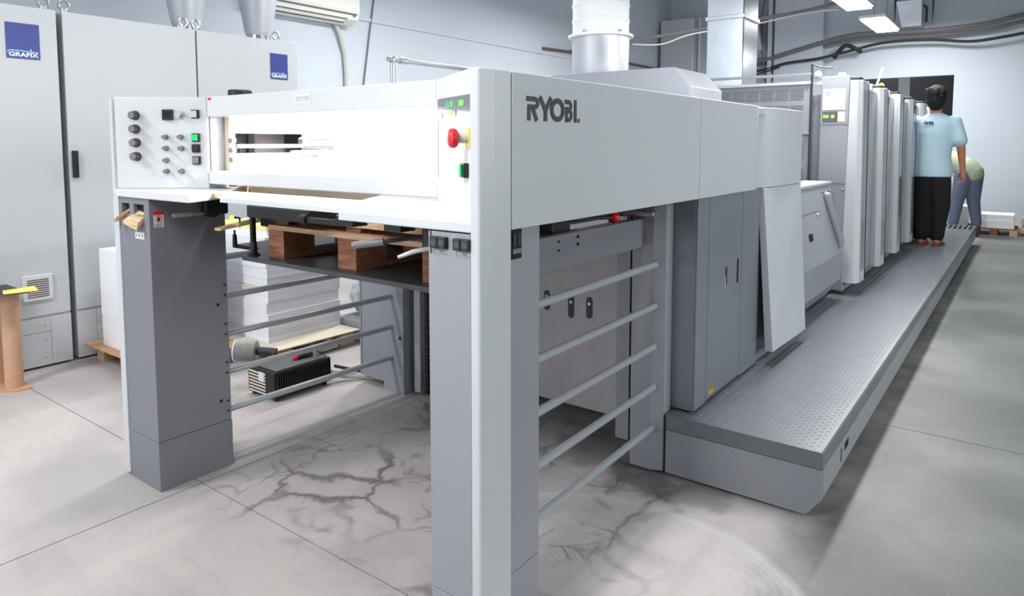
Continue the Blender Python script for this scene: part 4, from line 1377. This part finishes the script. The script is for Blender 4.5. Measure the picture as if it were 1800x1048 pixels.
# rectangular sheet metal ducts
rd = thing('square_duct', (-2.54, 7.25, 1.9), 'shiny galvanised square duct rising behind the vent slit guard panel', 'duct')
B(-2.73, -2.35, 7.0, 7.45, 1.80, 4.6).build('duct_shaft', 'galv', rd, bevel=0.01)
B(-2.745, -2.335, 6.985, 7.465, 2.66, 2.70).build('duct_flange', 'galv', rd, bevel=0.004)
rd2 = thing('square_duct', (-5.9, 13.9, 1.0), 'grey boxed duct standing in the far left corner of the room', 'duct')
B(-6.35, -5.62, 13.7, 14.39, 0.0, 3.98).build('duct_shaft', 'ductgrey', rd2, bevel=0.02)
B(-5.61, -5.55, 13.9, 14.39, 0.0, 4.0).build('duct_side', 'wall', rd2, bevel=0.01)
bx = thing('wall_ventilation_box', (-4.6, 14.1, 3.0), 'pale ventilation box with slanted strut on the back wall beyond the shiny square duct', 'ventilation box')
B(-4.95, -4.45, 14.0, 14.39, 3.35, 3.95).build('box', 'ductgrey', bx, bevel=0.01)
MB().hexa([(-4.42, 13.95, 3.25), (-4.32, 13.95, 3.25), (-4.32, 14.05, 3.25), (-4.42, 14.05, 3.25)],
          [(-4.72, 13.95, 4.5), (-4.52, 13.95, 4.5), (-4.52, 14.05, 4.5), (-4.72, 14.05, 4.5)]).build('strut', 'ductgrey', bx)
B(-4.25, -4.18, 14.1, 14.39, 2.6, 4.5).build('bracket', 'ductgrey', bx)
fb = thing('wall_fan_box', (-1.78, 14.2, 3.4), 'small metal fan box on a bracket high on the back wall above the doorway', 'fan box')
MB().hexa([(-1.93, 14.05, 3.45), (-1.62, 14.05, 3.45), (-1.62, 14.39, 3.45), (-1.93, 14.39, 3.45)],
          [(-2.02, 13.95, 3.90), (-1.62, 13.95, 3.90), (-1.62, 14.39, 3.90), (-2.02, 14.39, 3.90)]).build('box', 'galv', fb, bevel=0.01)
for x in (-2.04, -1.46):
    MB().tube([(x, 14.36, 3.95), (x, 14.05, 3.95), (x, 14.05, 3.38), (x, 14.36, 3.38)], 0.018, 8).build('bracket', 'dark', fb)
MB().tube([(-1.60, 14.05, 3.80), (-1.55, 14.02, 3.75), (-1.55, 14.02, 3.5)], 0.018, 8).build('bracket', 'dark', fb)

# cables along the back wall
def cable(pts, r, m, label, name='wall_cable', parent=None):
    # smooth through points
    out = []
    P = [Vector(p) for p in pts]
    for i in range(len(P) - 1):
        p0 = P[max(0, i - 1)]
        p1, p2 = P[i], P[i + 1]
        p3 = P[min(len(P) - 1, i + 2)]
        for k in range(8):
            t = k / 8
            out.append(0.5 * ((2 * p1) + (-p0 + p2) * t + (2 * p0 - 5 * p1 + 4 * p2 - p3) * t * t + (-p0 + 3 * p1 - 3 * p2 + p3) * t ** 3))
    out.append(P[-1])
    if parent:
        return MB().tube(out, r, 8).build(name, m, parent, label=label)
    return tag(MB().tube(out, r, 8).build(name, m), label, 'cable')


yw = 14.12
cable([(-4.9, yw, 3.06), (-4.3, yw, 3.07), (-3.9, yw, 3.16), (-3.3, yw, 3.30), (-2.75, yw, 3.40), (-2.2, yw, 3.40), (-1.5, yw, 3.37), (-0.65, yw, 3.41), (0.0, yw, 3.52), (2, yw, 3.7)], 0.042, 'cable',
      'thick grey conduit curving along the back wall, uppermost of the bundle')
cable([(-4.9, yw + 0.1, 2.99), (-4.3, yw + 0.1, 3.0), (-3.9, yw + 0.1, 3.10), (-3.3, yw + 0.1, 3.24), (-2.75, yw + 0.1, 3.33), (-2.2, yw + 0.1, 3.33), (-1.5, yw + 0.1, 3.29), (-0.65, yw + 0.1, 3.32), (0.0, yw + 0.1, 3.43), (2, yw + 0.1, 3.6)], 0.03, 'cable',
      'grey conduit just below the uppermost conduit on the back wall')
cable([(-4.9, yw, 2.90), (-4.4, yw, 2.86), (-3.9, yw, 2.97), (-3.3, yw, 3.02), (-2.75, yw, 3.12), (-2.2, yw, 3.22), (-1.5, yw, 3.21), (-0.9, yw, 3.13), (-0.4, yw, 3.17), (0.3, yw, 3.25), (2, yw, 3.3)], 0.026, 'cabledark',
      'black cable bundle sagging under the conduits on the back wall')
cable([(-4.9, yw - .05, 2.82), (-4.5, yw - .05, 2.78), (-4.0, yw - .05, 2.90)], 0.016, 'cabledark', 'thin dark cable loop below the conduits at left of the pilaster')
cable([(-3.05, yw + .1, 3.02), (-2.85, yw, 3.22), (-2.65, yw, 3.14), (-2.6, yw + .1, 3.10)], 0.04, 'cabledark', 'dark cable coil bunched on the back wall above the press towers')
for k, x in enumerate((-4.32, -4.20)):
    cable([(x, 14.2, 4.5), (x - 0.1, 14.15, 3.6), (x, 14.15, 2.9), (x + 0.05, 14.2, 2.2), (x + 0.05, 14.2, 1.0)], 0.016, 'cable',
          ('left' if k == 0 else 'right') + ' one of two thin cables hanging down beside the pilaster')
# pipe bundle crossing overhead near the far left corner
ohp = cable([(-6.38, 10.2, 2.98), (-5.6, 10.3, 3.06), (-4.5, 10.4, 3.14), (-3.5, 10.5, 3.23), (-2.3, 10.6, 3.36), (-1.2, 10.7, 3.75), (-0.9, 10.7, 4.6)], 0.028, 'cable', 'grey pipe crossing overhead from the left wall behind the round duct', 'overhead_pipe')
cable([(-5.2, 10.2, 3.0), (-4.7, 10.2, 2.96), (-4.2, 10.2, 3.07), (-3.3, 10.2, 3.12), (-2.6, 10.3, 3.22), (-2.2, 10.4, 3.24)], 0.012, 'hose', 'white sagging cable', 'hung_cable', ohp)
cable([(XL + 0.03, 9.4, 2.95), (XL + 0.03, 10.6, 2.98), (XL + 0.03, 12.4, 2.98), (XL + 0.03, 14.2, 2.98)], 0.022, 'slat', 'brown pipe along the left wall towards the far corner', 'wall_pipe')

# visible ceiling lamps in a row over the platform
LAMPX = -1.10


def lamp(y, label):
    t = thing('ceiling_lamp', (LAMPX, y, 2.43), label, 'ceiling lamp', 'ceiling lamps over the press')
    B(LAMPX - 0.10, LAMPX + 0.10, y - 0.40, y + 0.40, 2.44, 2.465).build('lamp_housing', 'unitgrey', t, bevel=0.004)
    B(LAMPX - 0.085, LAMPX + 0.085, y - 0.38, y + 0.38, 2.425, 2.4395).build('diffuser', 'lampglow', t)
    for dy in (-0.3, 0.3):
        MB().cyl((LAMPX, y + dy, 2.465), (LAMPX, y + dy, 4.6), 0.005, n=6).build('hanger', 'cable', t)
    return t


lamp(5.52, 'nearer glowing ceiling lamp, cut by the top edge of the picture')
lamp(6.83, 'farther glowing ceiling lamp, in front of the cables on the back wall')

# ================================================================== PAPER STACKS AT LEFT
def stack(x0, x1, y0, y1, z0, z1, label, layers, m='paper', jitter=0.006, name='paper_stack', group=None, topm=None):
    t = thing(name, ((x0 + x1) / 2, (y0 + y1) / 2, z0), label, 'paper stack', group)
    z = z0
    hs = [random.uniform(0.6, 1.4) for _ in range(layers)]
    tot = sum(hs)
    for i, h in enumerate(hs):
        dz = (z1 - z0) * h / tot
        jx, jy = random.uniform(-jitter, jitter), random.uniform(-jitter, jitter)
        last = i == layers - 1
        B(x0 + jx, x1 + jx, y0 + jy, y1 + jy, z + 0.0004, z + dz).build('paper_bundle', topm if (last and topm) else m, t)
        z += dz
    return t


def low_pallet(x0, x1, y0, y1, label, cover='cardpale', droop=0.0):
    t = thing('floor_pallet', ((x0 + x1) / 2, (y0 + y1) / 2, 0), label, 'pallet')
    for i in range(3):
        for j in range(3):
            x = x0 + (x1 - x0 - 0.1) * i / 2
            y = y0 + (y1 - y0 - 0.12) * j / 2
            B(x, x + 0.10, y, y + 0.12, 0.0, 0.085).build('block', 'woodraw' if (i + j) % 2 == 0 else 'woodred', t)
    for j in range(4):
        y = y0 + (y1 - y0 - 0.1) * j / 3
        B(x0, x1, y, y + 0.1, 0.0855, 0.103).build('deck_board', 'woodred', t)
    return t


low_pallet(-4.82, -4.08, 1.92, 2.44, 'low pallet under the white paper stack behind the left grey post')
tag(MB().poly_z([(-4.86, 1.86), (-4.03, 1.87), (-4.02, 2.48), (-4.86, 2.47)], 0.1035, 0.109).build('cardboard_sheet', 'card'), 'brown cardboard sheet under the paper stack behind the left grey post', 'cardboard')
stack(-4.74, -4.15, 1.93, 2.45, 0.1095, 0.735, 'white paper stack beside the middle cabinet, half hidden by the left grey post', 3, 'paper2', 0.003, group='paper stacks on pallets at the left')
low_pallet(-4.50, -3.74, 2.53, 3.15, 'low pallet under the tall paper stack seen between the guard rails')
tag(MB().poly_z([(-4.56, 2.50), (-3.72, 2.46), (-3.70, 3.17), (-4.56, 3.18)], 0.1035, 0.109).build('cardboard_sheet', 'cardpale'), 'pale cardboard sheet under the tall paper stack seen between the guard rails', 'cardboard')
st2 = stack(-4.53, -3.90, 2.58, 3.16, 0.1095, 0.80, 'tall white paper stack with uneven layers seen between the guard rails', 9, 'paper', 0.008, group='paper stacks on pallets at the left')
stack(-4.55, -3.95, 2.62, 3.18, 0.8005, 0.865, 'thin ream pile topping the tall paper stack behind the toothed post', 2, 'paper2', 0.004, topm='yellowpaper')
tag(R2(B(-4.20, -4.02, 2.566, 2.572, 0.44, 0.47), 0.0, (-4.1, 2.57)).build('paper_marker', 'cardpale'), 'folded paper marker strip sticking out of the tall paper stack', 'paper strip')

tag(B(-3.985, -3.70, 3.20, 3.55, 0.0, 0.155).build('foam_block', 'foam', bevel=0.008), 'grey foam block on the floor right of the tall paper stack', 'foam block')
pw = MB()
pw.ball((-3.86, 3.38, 0.30), 0.14, 14, 10, (0.85, 0.9, 1.03))
o = pw.build('wrapped_bundle', 'plastic')
dm = o.modifiers.new('crumple', 'DISPLACE')
tx_ = bpy.data.textures.new('crumple', 'CLOUDS')
tx_.noise_scale = 0.06
dm.texture = tx_
dm.strength = 0.05
sb = o.modifiers.new('sub', 'SUBSURF')
sb.levels = sb.render_levels = 2
o.modifiers.move(1, 0)
tag(o, 'crumpled clear plastic wrapped bundle on the grey foam block', 'bundle')

# vacuum pump
VP = thing('vacuum_pump', (-3.33, 2.3, 0), 'black finned vacuum pump with ribbed filter on the floor behind the rails', 'pump')
pbz = B(-3.46, -3.215, 2.15, 2.53, 0.02, 0.165).build('pump_body', 'pump', VP, bevel=0.006)
for k in range(24):
    B(-3.2145, -3.205, 2.165 + k * 0.0152, 2.172 + k * 0.0152, 0.03, 0.155).build('fin', 'pump', pbz)
B(-3.46, -3.22, 2.17, 2.50, 0.165, 0.173).build('pump_top', 'pumptop', VP, bevel=0.003)
for k in range(7):
    B(-3.445, -3.29, 2.1465, 2.1505, 0.03 + k * 0.018, 0.038 + k * 0.018).build('grille_slit', 'cardpale', pbz)
B(-3.35, -3.30, 2.144, 2.1495, 0.10, 0.15).build('pump_label', 'sticker', pbz)
for x in (-3.44, -3.24):
    for y in (2.18, 2.50):
        MB().cyl((x, y, 0), (x, y, 0.02), 0.015, n=10).build('foot', 'black', VP)
ft = []
for k in range(16):
    ft += [0.060, 0.056]
MB().tube([(-3.60 + 0.09 * k / 31, 2.17 + 0.07 * k / 31, 0.215) for k in range(32)], ft, 18).build('filter', 'ribbed', VP)
MB().cyl((-3.606, 2.165, 0.215), (-3.600, 2.17, 0.215), 0.062, n=18).build('filter_rim', 'sticker', VP)
MB().cyl((-3.610, 2.162, 0.215), (-3.606, 2.165, 0.215), 0.050, n=18).build('filter_label', 'filterlabel', VP)
MB().cyl((-3.51, 2.24, 0.215), (-3.42, 2.31, 0.205), 0.024).build('pipe_elbow', 'dark', VP)
MB().cyl((-3.43, 2.30, 0.165), (-3.43, 2.30, 0.215), 0.022).build('pipe_elbow', 'copper', VP)
MB().tube([(-3.30, 2.36, 0.187), (-3.29, 2.43, 0.190), (-3.285, 2.46, 0.191)], [0.014, 0.016, 0.012], 12).build('valve_handle', 'black', VP)
MB().ball((-3.302, 2.352, 0.187), 0.018, 12, 8).build('valve_knob', 'red', VP)
MB().cyl((-3.28, 2.47, 0.165), (-3.28, 2.47, 0.21), 0.02).build('valve_body', 'steel', VP)
MB().cyl((-3.285, 2.46, 0.195), (-3.27, 2.62, 0.205), 0.014).build('valve_pipe', 'steel', VP)
MB().cyl((-3.28, 2.48, 0.195), (-3.24, 2.47, 0.22), 0.013).build('valve_pipe', 'steel', VP)
tag(MB().tube([(-3.24, 2.55, 0.06), (-3.2, 2.62, 0.03), (-3.12, 2.70, 0.022), (-3.0, 2.74, 0.022), (-2.88, 2.75, 0.022)], 0.018, 10).build('pump_hose', 'hose'),
    'pale hose on the floor from the black pump towards the rear cabinet', 'hose')
tag(MB().tube([(-3.22, 2.56, 0.10), (-3.16, 2.66, 0.06), (-3.12, 2.80, 0.012), (-3.3, 3.0, 0.012), (-3.6, 3.15, 0.012)], 0.010, 8).build('pump_cable', 'cabledark'),
    'thin black cable curling on the floor behind the pump', 'cable')

# ================================================================== CARDBOARD TUBE STAND AT LEFT
tag(MB().poly_z([(-5.05 + 0.17, 1.20), (-4.62, 1.30), (-4.53, 1.38), (-4.535, 1.46), (-4.86, 1.46)], 0.0, 0.006).build('cardboard_sheet', 'card'), 'brown cardboard sheet on the floor under the cardboard tubes', 'cardboard')
for k, (x, y) in enumerate(((-4.635, 1.40), (-4.795, 1.36))):
    t = thing('cardboard_tube', (x, y, 0.0065), ('right-hand' if k == 0 else 'left-hand') + ' upright cardboard tube carrying the yellow edged sheets at the left edge', 'cardboard tube', 'cardboard tubes at left')
    MB().lathe([(0.046, 0), (0.046, 0.55), (0.041, 0.55), (0.041, 0.54)], (x, y, 0.0065), 28).build('tube_wall', 'tube', t)
    sp = MB()
    sp.tube([(x + 0.0462 * math.cos(a), y + 0.0462 * math.sin(a), 0.02 + 0.5 * (a + 8) / 16) for a in [-8 + 16 * i / 110 for i in range(111)]], 0.0008, 4)
    sp.build('spiral_seam', 'card', t)
sh = thing('proof_sheets', (-4.66, 1.35, 0.557), 'dark printed sheets with a bright yellow border lying on the cardboard tubes', 'printed sheets')
MB().poly_z([(-4.86, 1.18), (-4.52, 1.22), (-4.52, 1.46), (-4.86, 1.46)], 0.5575, 0.563).build('board', 'display', sh)
MB().poly_z([(-4.86, 1.19), (-4.535, 1.225), (-4.57, 1.455), (-4.86, 1.455)], 0.5632, 0.566).build('dark_print', 'dark', sh)
MB().poly_z([(-4.64, 1.37), (-4.53, 1.34), (-4.50, 1.50), (-4.65, 1.53)], 0.5662, 0.570).build('yellow_border', mat('bright_yellow_print', (246, 230, 110), 0.6, var=0.03), sh)

# ================================================================== FAR PALLET STACKS
low_pallet(-1.25, -0.72, 12.9, 13.6, 'low wooden pallet at the far end left of the far right stack')
stack(-1.22, -0.75, 12.95, 13.5, 0.104, 0.42, 'white paper stack on a far pallet below the bending worker', 2, 'paper2', 0.004, group='paper stacks by the far wall')
low_pallet(-0.70, -0.10, 12.95, 13.6, 'low dark wooden pallet against the far wall at the right')
stack(-0.68, -0.15, 13.0, 13.55, 0.104, 0.31, 'low white paper stack on the pallet nearest the right of the far wall', 2, 'paper2', 0.004, group='paper stacks by the far wall')
wc = thing('wooden_crate', (-0.01, 13.2, 0), 'small raw wooden crate at the right edge by the far wall', 'crate')
for k in range(2):
    B(-0.06, 0.2, 13.1, 13.12, 0.03 + 0.13 * k, 0.14 + 0.13 * k).build('crate_board', 'woodraw', wc)
    B(-0.06, -0.04, 13.12, 13.4, 0.03 + 0.13 * k, 0.14 + 0.13 * k).build('crate_board', 'woodraw', wc)
    B(-0.04 + 0.2 * k, 0.0 + 0.2 * k, 13.12, 13.16, 0.0, 0.28).build('crate_post', 'woodred', wc)

# ================================================================== PEOPLE
def blob(parts):
    """parts: list of (points, radii) chains; capsule chains that a remesh fuses"""
    m = MB()
    for pts, rr in parts:
        m.tube(pts, rr, 14)
        for p, r in zip(pts, rr):
            m.ball(p, r * 0.995, 14, 10)
    return m


def fuse(o, vox, it=6, fac=0.6):
    r = o.modifiers.new('fuse', 'REMESH')
    r.mode = 'VOXEL'
    r.voxel_size = vox
    r.use_smooth_shade = True
    s = o.modifiers.new('smooth', 'SMOOTH')
    s.factor = fac
    s.iterations = it
    return o


def ell_loft(rings, n=28):
    """rings: (cx, cy, z, rx, ry)"""
    m = MB()
    base = 0
    for cx, cy, z, rx, ry in rings:
        for k in range(n):
            t = 2 * PI * k / n
            m.v.append((cx + rx * math.cos(t), cy + ry * math.sin(t), z))
    for i in range(len(rings) - 1):
        for k in range(n):
            k2 = (k + 1) % n
            m.f.append((i * n + k, i * n + k2, (i + 1) * n + k2, (i + 1) * n + k))
    m.f.append(tuple(range(n - 1, -1, -1)))
    m.f.append(tuple((len(rings) - 1) * n + k for k in range(n)))
    return m


def fingers(w, fwd, side, down, length=0.085):
    """four curled fingers + thumb; w wrist point, down = hand direction, fwd = palm-width direction (thumb side), side = palm normal"""
    w, fwd, side, down = Vector(w), Vector(fwd).normalized(), Vector(side).normalized(), Vector(down).normalized()
    ch = []
    palm0 = w + down * 0.02
    palm1 = w + down * 0.085
    for k, (off, ln) in enumerate(((0.028, 0.90), (0.010, 1.0), (-0.009, 0.93), (-0.027, 0.76))):
        a = palm1 + fwd * off
        b2 = a + (down * 0.95 + side * 0.25) * (length * 0.42 * ln)
        c = b2 + (down * 0.8 + side * 0.6) * (length * 0.32 * ln)
        d = c + (down * 0.45 + side * 0.9) * (length * 0.24 * ln)
        ch.append(([palm0 + fwd * off * 0.7, a, b2, c, d], [0.013, 0.011, 0.0095, 0.0088, 0.0075]))
    a = palm0 + fwd * 0.03 + down * 0.005
    b2 = a + fwd * 0.028 + down * 0.028 + side * 0.012
    c = b2 + down * 0.03 + fwd * 0.006 + side * 0.012
    ch.append(([palm0, a, b2, c], [0.015, 0.014, 0.011, 0.009]))
    return ch


# ---- standing man in pale blue t-shirt, back to the camera
px, py = -0.855, 9.03
P1 = thing('person', (px, py, PZ), 'person with black hair in pale blue t-shirt and black trousers standing on the step', 'person', 'people')
hx = px - 0.01
body = []
body.append(([(hx, py, 1.88), (hx, py + 0.015, 1.93)], [0.082, 0.088]))                       # skull
body.append(([(hx, py + 0.05, 1.845), (hx, py + 0.06, 1.815)], [0.062, 0.045]))               # jaw
body.append(([(hx, py + 0.105, 1.875), (hx, py + 0.118, 1.868)], [0.014, 0.011]))             # nose
for s in (-1, 1):
    body.append(([(hx + s * 0.088, py + 0.0, 1.895), (hx + s * 0.092, py - 0.006, 1.87)], [0.014, 0.011]))   # ears
body.append(([(hx, py, 1.82), (hx, py - 0.005, 1.70)], [0.058, 0.062]))                       # neck
body.append(([(hx - 0.12, py, 1.63), (hx + 0.12, py, 1.63)], [0.06, 0.06]))
body.append(([(px - 0.02, py, 1.60), (px - 0.03, py, 1.35), (px - 0.04, py, 1.12)], [0.10, 0.115, 0.125]))
# right arm (hanging), left arm reaching to the machine
rs, re, rw = (px + 0.175, py, 1.62), (px + 0.245, py - 0.03, 1.37), (px + 0.268, py + 0.02, 1.115)
body.append(([rs, re], [0.048, 0.042]))
body.append(([re, rw], [0.043, 0.028]))
body.append(([rw, (rw[0] + 0.005, rw[1] + 0.01, rw[2] - 0.05), (rw[0] + 0.008, rw[1] + 0.012, rw[2] - 0.085)], [0.027, 0.033, 0.03]))
body += fingers(rw, (-0.5, 0.9, 0), (-0.9, -0.3, 0), (0.08, 0.12, -1))
ls, le, lw = (px - 0.19, py, 1.62), (px - 0.17, py + 0.10, 1.36), (px - 0.10, py + 0.30, 1.44)
body.append(([ls, le], [0.048, 0.042]))
body.append(([le, lw], [0.043, 0.028]))
body.append(([lw, (lw[0] + 0.01, lw[1] + 0.06, lw[2] + 0.02)], [0.027, 0.032]))
body += fingers(lw, (0.8, -0.1, 0.5), (0.3, 0.2, -0.9), (0.15, 0.95, 0.25))
# legs and feet
for s, fx, fy in ((-1, px - 0.10, py - 0.02), (1, px + 0.055, py + 0.01)):
    body.append(([(px - 0.03 + s * 0.085, py, 1.12), (px - 0.02 + s * 0.085, py + 0.01, 0.74), (fx, fy, 0.345)], [0.10, 0.065, 0.042]))
    body.append(([(fx, fy - 0.02, 0.315), (fx + 0.02, fy + 0.10, 0.305), (fx + 0.03, fy + 0.17, 0.298)], [0.04, 0.036, 0.026]))
fuse(blob(body).build('body', 'skin', P1), 0.0065, 4, 0.5)
# trousers, loose, bunching at the ankles
tr = []
for s, fx, fy in ((-1, px - 0.10, py - 0.02), (1, px + 0.055, py + 0.01)):
    tr.append(([(px - 0.035 + s * 0.075, py, 1.10), (px - 0.03 + s * 0.085, py, 0.92), (px - 0.02 + s * 0.088, py + 0.005, 0.70), (fx - 0.002, fy, 0.48), (fx, fy, 0.375)],
               [0.125, 0.122, 0.105, 0.088, 0.075]))
o = fuse(blob(tr).build('trousers', 'trouser', P1), 0.014, 5, 0.5)
# t-shirt
sh_ = ell_loft([(px - 0.038, py, 1.035, 0.222, 0.158), (px - 0.038, py, 1.10, 0.218, 0.156), (px - 0.04, py, 1.25, 0.198, 0.148), (px - 0.03, py, 1.40, 0.196, 0.142),
                (px - 0.015, py, 1.54, 0.200, 0.135), (px - 0.01, py, 1.63, 0.196, 0.118), (px - 0.01, py, 1.69, 0.160, 0.092), (px - 0.01, py, 1.725, 0.10, 0.076), (px - 0.01, py - 0.004, 1.745, 0.068, 0.068)])
for st_, en in ((rs, re), (ls, le)):
    s0 = Vector(st_)
    d = Vector(en) - s0
    t_ = blob([([tuple(s0 - d * 0.1), tuple(s0 + d * 0.3), tuple(s0 + d * 0.72)], [0.076, 0.078, 0.080])])
    sh_.add(t_.v, t_.f)
o = fuse(sh_.build('tshirt', 'shirt', P1), 0.011, 5, 0.5)
for k, (dx, w_) in enumerate(((-0.055, 0.035), (-0.012, 0.045))):
    mbp = MB()
    for j in range(6):
        a = px - 0.05 + dx + w_ * j / 6
        zz = 1.625 + 0.012 * math.sin(j * 1.9 + k)
        mbp.box(a, a + w_ / 5, py - 0.128, py - 0.112, zz, zz + 0.016 + 0.006 * (j % 2))
    mbp.build('shirt_print', 'print', P1, smooth=False)
# hair
hr = [([(hx, py - 0.015, 1.955), (hx, py - 0.03, 1.89)], [0.103, 0.098]), ([(hx, py - 0.035, 1.85), (hx, py - 0.03, 1.825)], [0.082, 0.066])]
for k in range(26):
    a = random.uniform(0, 2 * PI)
    r_ = random.uniform(0.06, 0.1)
    z_ = random.uniform(1.90, 2.02)
    yy_ = min(0.05, r_ * math.sin(a))
    hr.append(([(hx + r_ * math.cos(a), py - 0.02 + yy_, z_), (hx + r_ * 1.12 * math.cos(a), py - 0.025 + yy_ * 1.1, z_ - 0.04)], [0.026, 0.018]))
fuse(blob(hr).build('hair', 'hair', P1), 0.010, 3, 0.5)
for s, fx, fy in ((-1, px - 0.10, py - 0.02), (1, px + 0.055, py + 0.01)):
    sd = MB().poly_z([(fx - 0.045, fy - 0.07), (fx + 0.045, fy - 0.07), (fx + 0.075, fy + 0.10), (fx + 0.06, fy + 0.20), (fx + 0.0, fy + 0.20), (fx - 0.03, fy + 0.10)], PZ + 0.001, PZ + 0.022)
    sd.build('sandal', 'sandal', P1, bevel=0.004)

# ---- worker bending over the far pallet
qx, qy = -0.78, 12.55
P2 = thing('person', (qx, qy, 0), 'person in pale green shirt and blue grey trousers bending over the far pallet', 'person', 'people')
hip = (qx + 0.06, qy, 0.98)
chest = (qx - 0.30, qy + 0.12, 1.18)
b2_ = []
b2_.append(([hip, (qx - 0.12, qy + 0.05, 1.10), chest], [0.135, 0.125, 0.135]))
b2_.append(([chest, (qx - 0.42, qy + 0.16, 1.22)], [0.07, 0.055]))
b2_.append(([(qx - 0.47, qy + 0.18, 1.22), (qx - 0.52, qy + 0.20, 1.19)], [0.085, 0.085]))
b2_.append(([(qx - 0.56, qy + 0.215, 1.13), (qx - 0.575, qy + 0.22, 1.12)], [0.055, 0.04]))
for s in (-1, 1):
    sh0 = (chest[0] - 0.02 + s * 0.05, chest[1] + s * 0.15, 1.20)
    el = (qx - 0.34 + s * 0.03, qy + 0.18 + s * 0.17, 0.93)
    wr = (qx - 0.30, qy + 0.30 + s * 0.14, 0.72)
    b2_.append(([sh0, el], [0.052, 0.040]))
    b2_.append(([el, wr], [0.040, 0.028]))
    b2_.append(([wr, (wr[0], wr[1] + 0.02, wr[2] - 0.06)], [0.027, 0.03]))
    b2_ += fingers(wr, (0.9, 0.2, 0), (-0.2, -0.9, 0), (0, 0.2, -1))
    kn = (qx + 0.02 + s * 0.10, qy + s * 0.05, 0.53)
    an = (qx + 0.03 + s * 0.15, qy - 0.03 + s * 0.06, 0.11)
    b2_.append(([(hip[0] + s * 0.07, hip[1] + s * 0.03, 0.93), kn, an], [0.10, 0.063, 0.045]))
    b2_.append(([(an[0], an[1], 0.05), (an[0] - 0.10, an[1] + 0.06, 0.04)], [0.042, 0.034]))
fuse(blob(b2_).build('body', 'skin', P2), 0.008, 4, 0.5)
fuse(blob([([(hip[0] - 0.02, hip[1], 1.02), (qx - 0.12, qy + 0.05, 1.12), chest], [0.16, 0.155, 0.158]),
           ([(hip[0] + 0.03, hip[1], 0.97), (hip[0] - 0.05, hip[1], 1.05)], [0.155, 0.155]),
           ([(chest[0] - 0.02, chest[1] - 0.13, 1.20), (qx - 0.36, qy + 0.05, 1.08)], [0.075, 0.07]),
           ([(chest[0] - 0.02, chest[1] + 0.13, 1.20), (qx - 0.33, qy + 0.30, 1.08)], [0.075, 0.07])]).build('shirt', 'polo', P2), 0.013, 5, 0.5)
tj = []
for s in (-1, 1):
    tj.append(([(hip[0] - 0.01 + s * 0.06, hip[1] + s * 0.03, 0.95), (qx + 0.02 + s * 0.10, qy + s * 0.05, 0.53), (qx + 0.03 + s * 0.145, qy - 0.03 + s * 0.06, 0.20)], [0.135, 0.09, 0.07]))
fuse(blob(tj).build('trousers', 'jeans', P2), 0.013, 5, 0.5)
fuse(blob([([(qx - 0.475, qy + 0.17, 1.24), (qx - 0.52, qy + 0.19, 1.235)], [0.092, 0.086])]).build('hair', 'hair', P2), 0.011, 3, 0.5)
for s in (-1, 1):
    an = (qx + 0.03 + s * 0.15, qy - 0.03 + s * 0.06)
    fuse(blob([([(an[0], an[1], 0.14), (an[0], an[1], 0.052)], [0.056, 0.05]), ([(an[0], an[1], 0.05), (an[0] - 0.12, an[1] + 0.07, 0.042)], [0.05, 0.04])]).build('boot', 'boot', P2), 0.011, 3, 0.5)
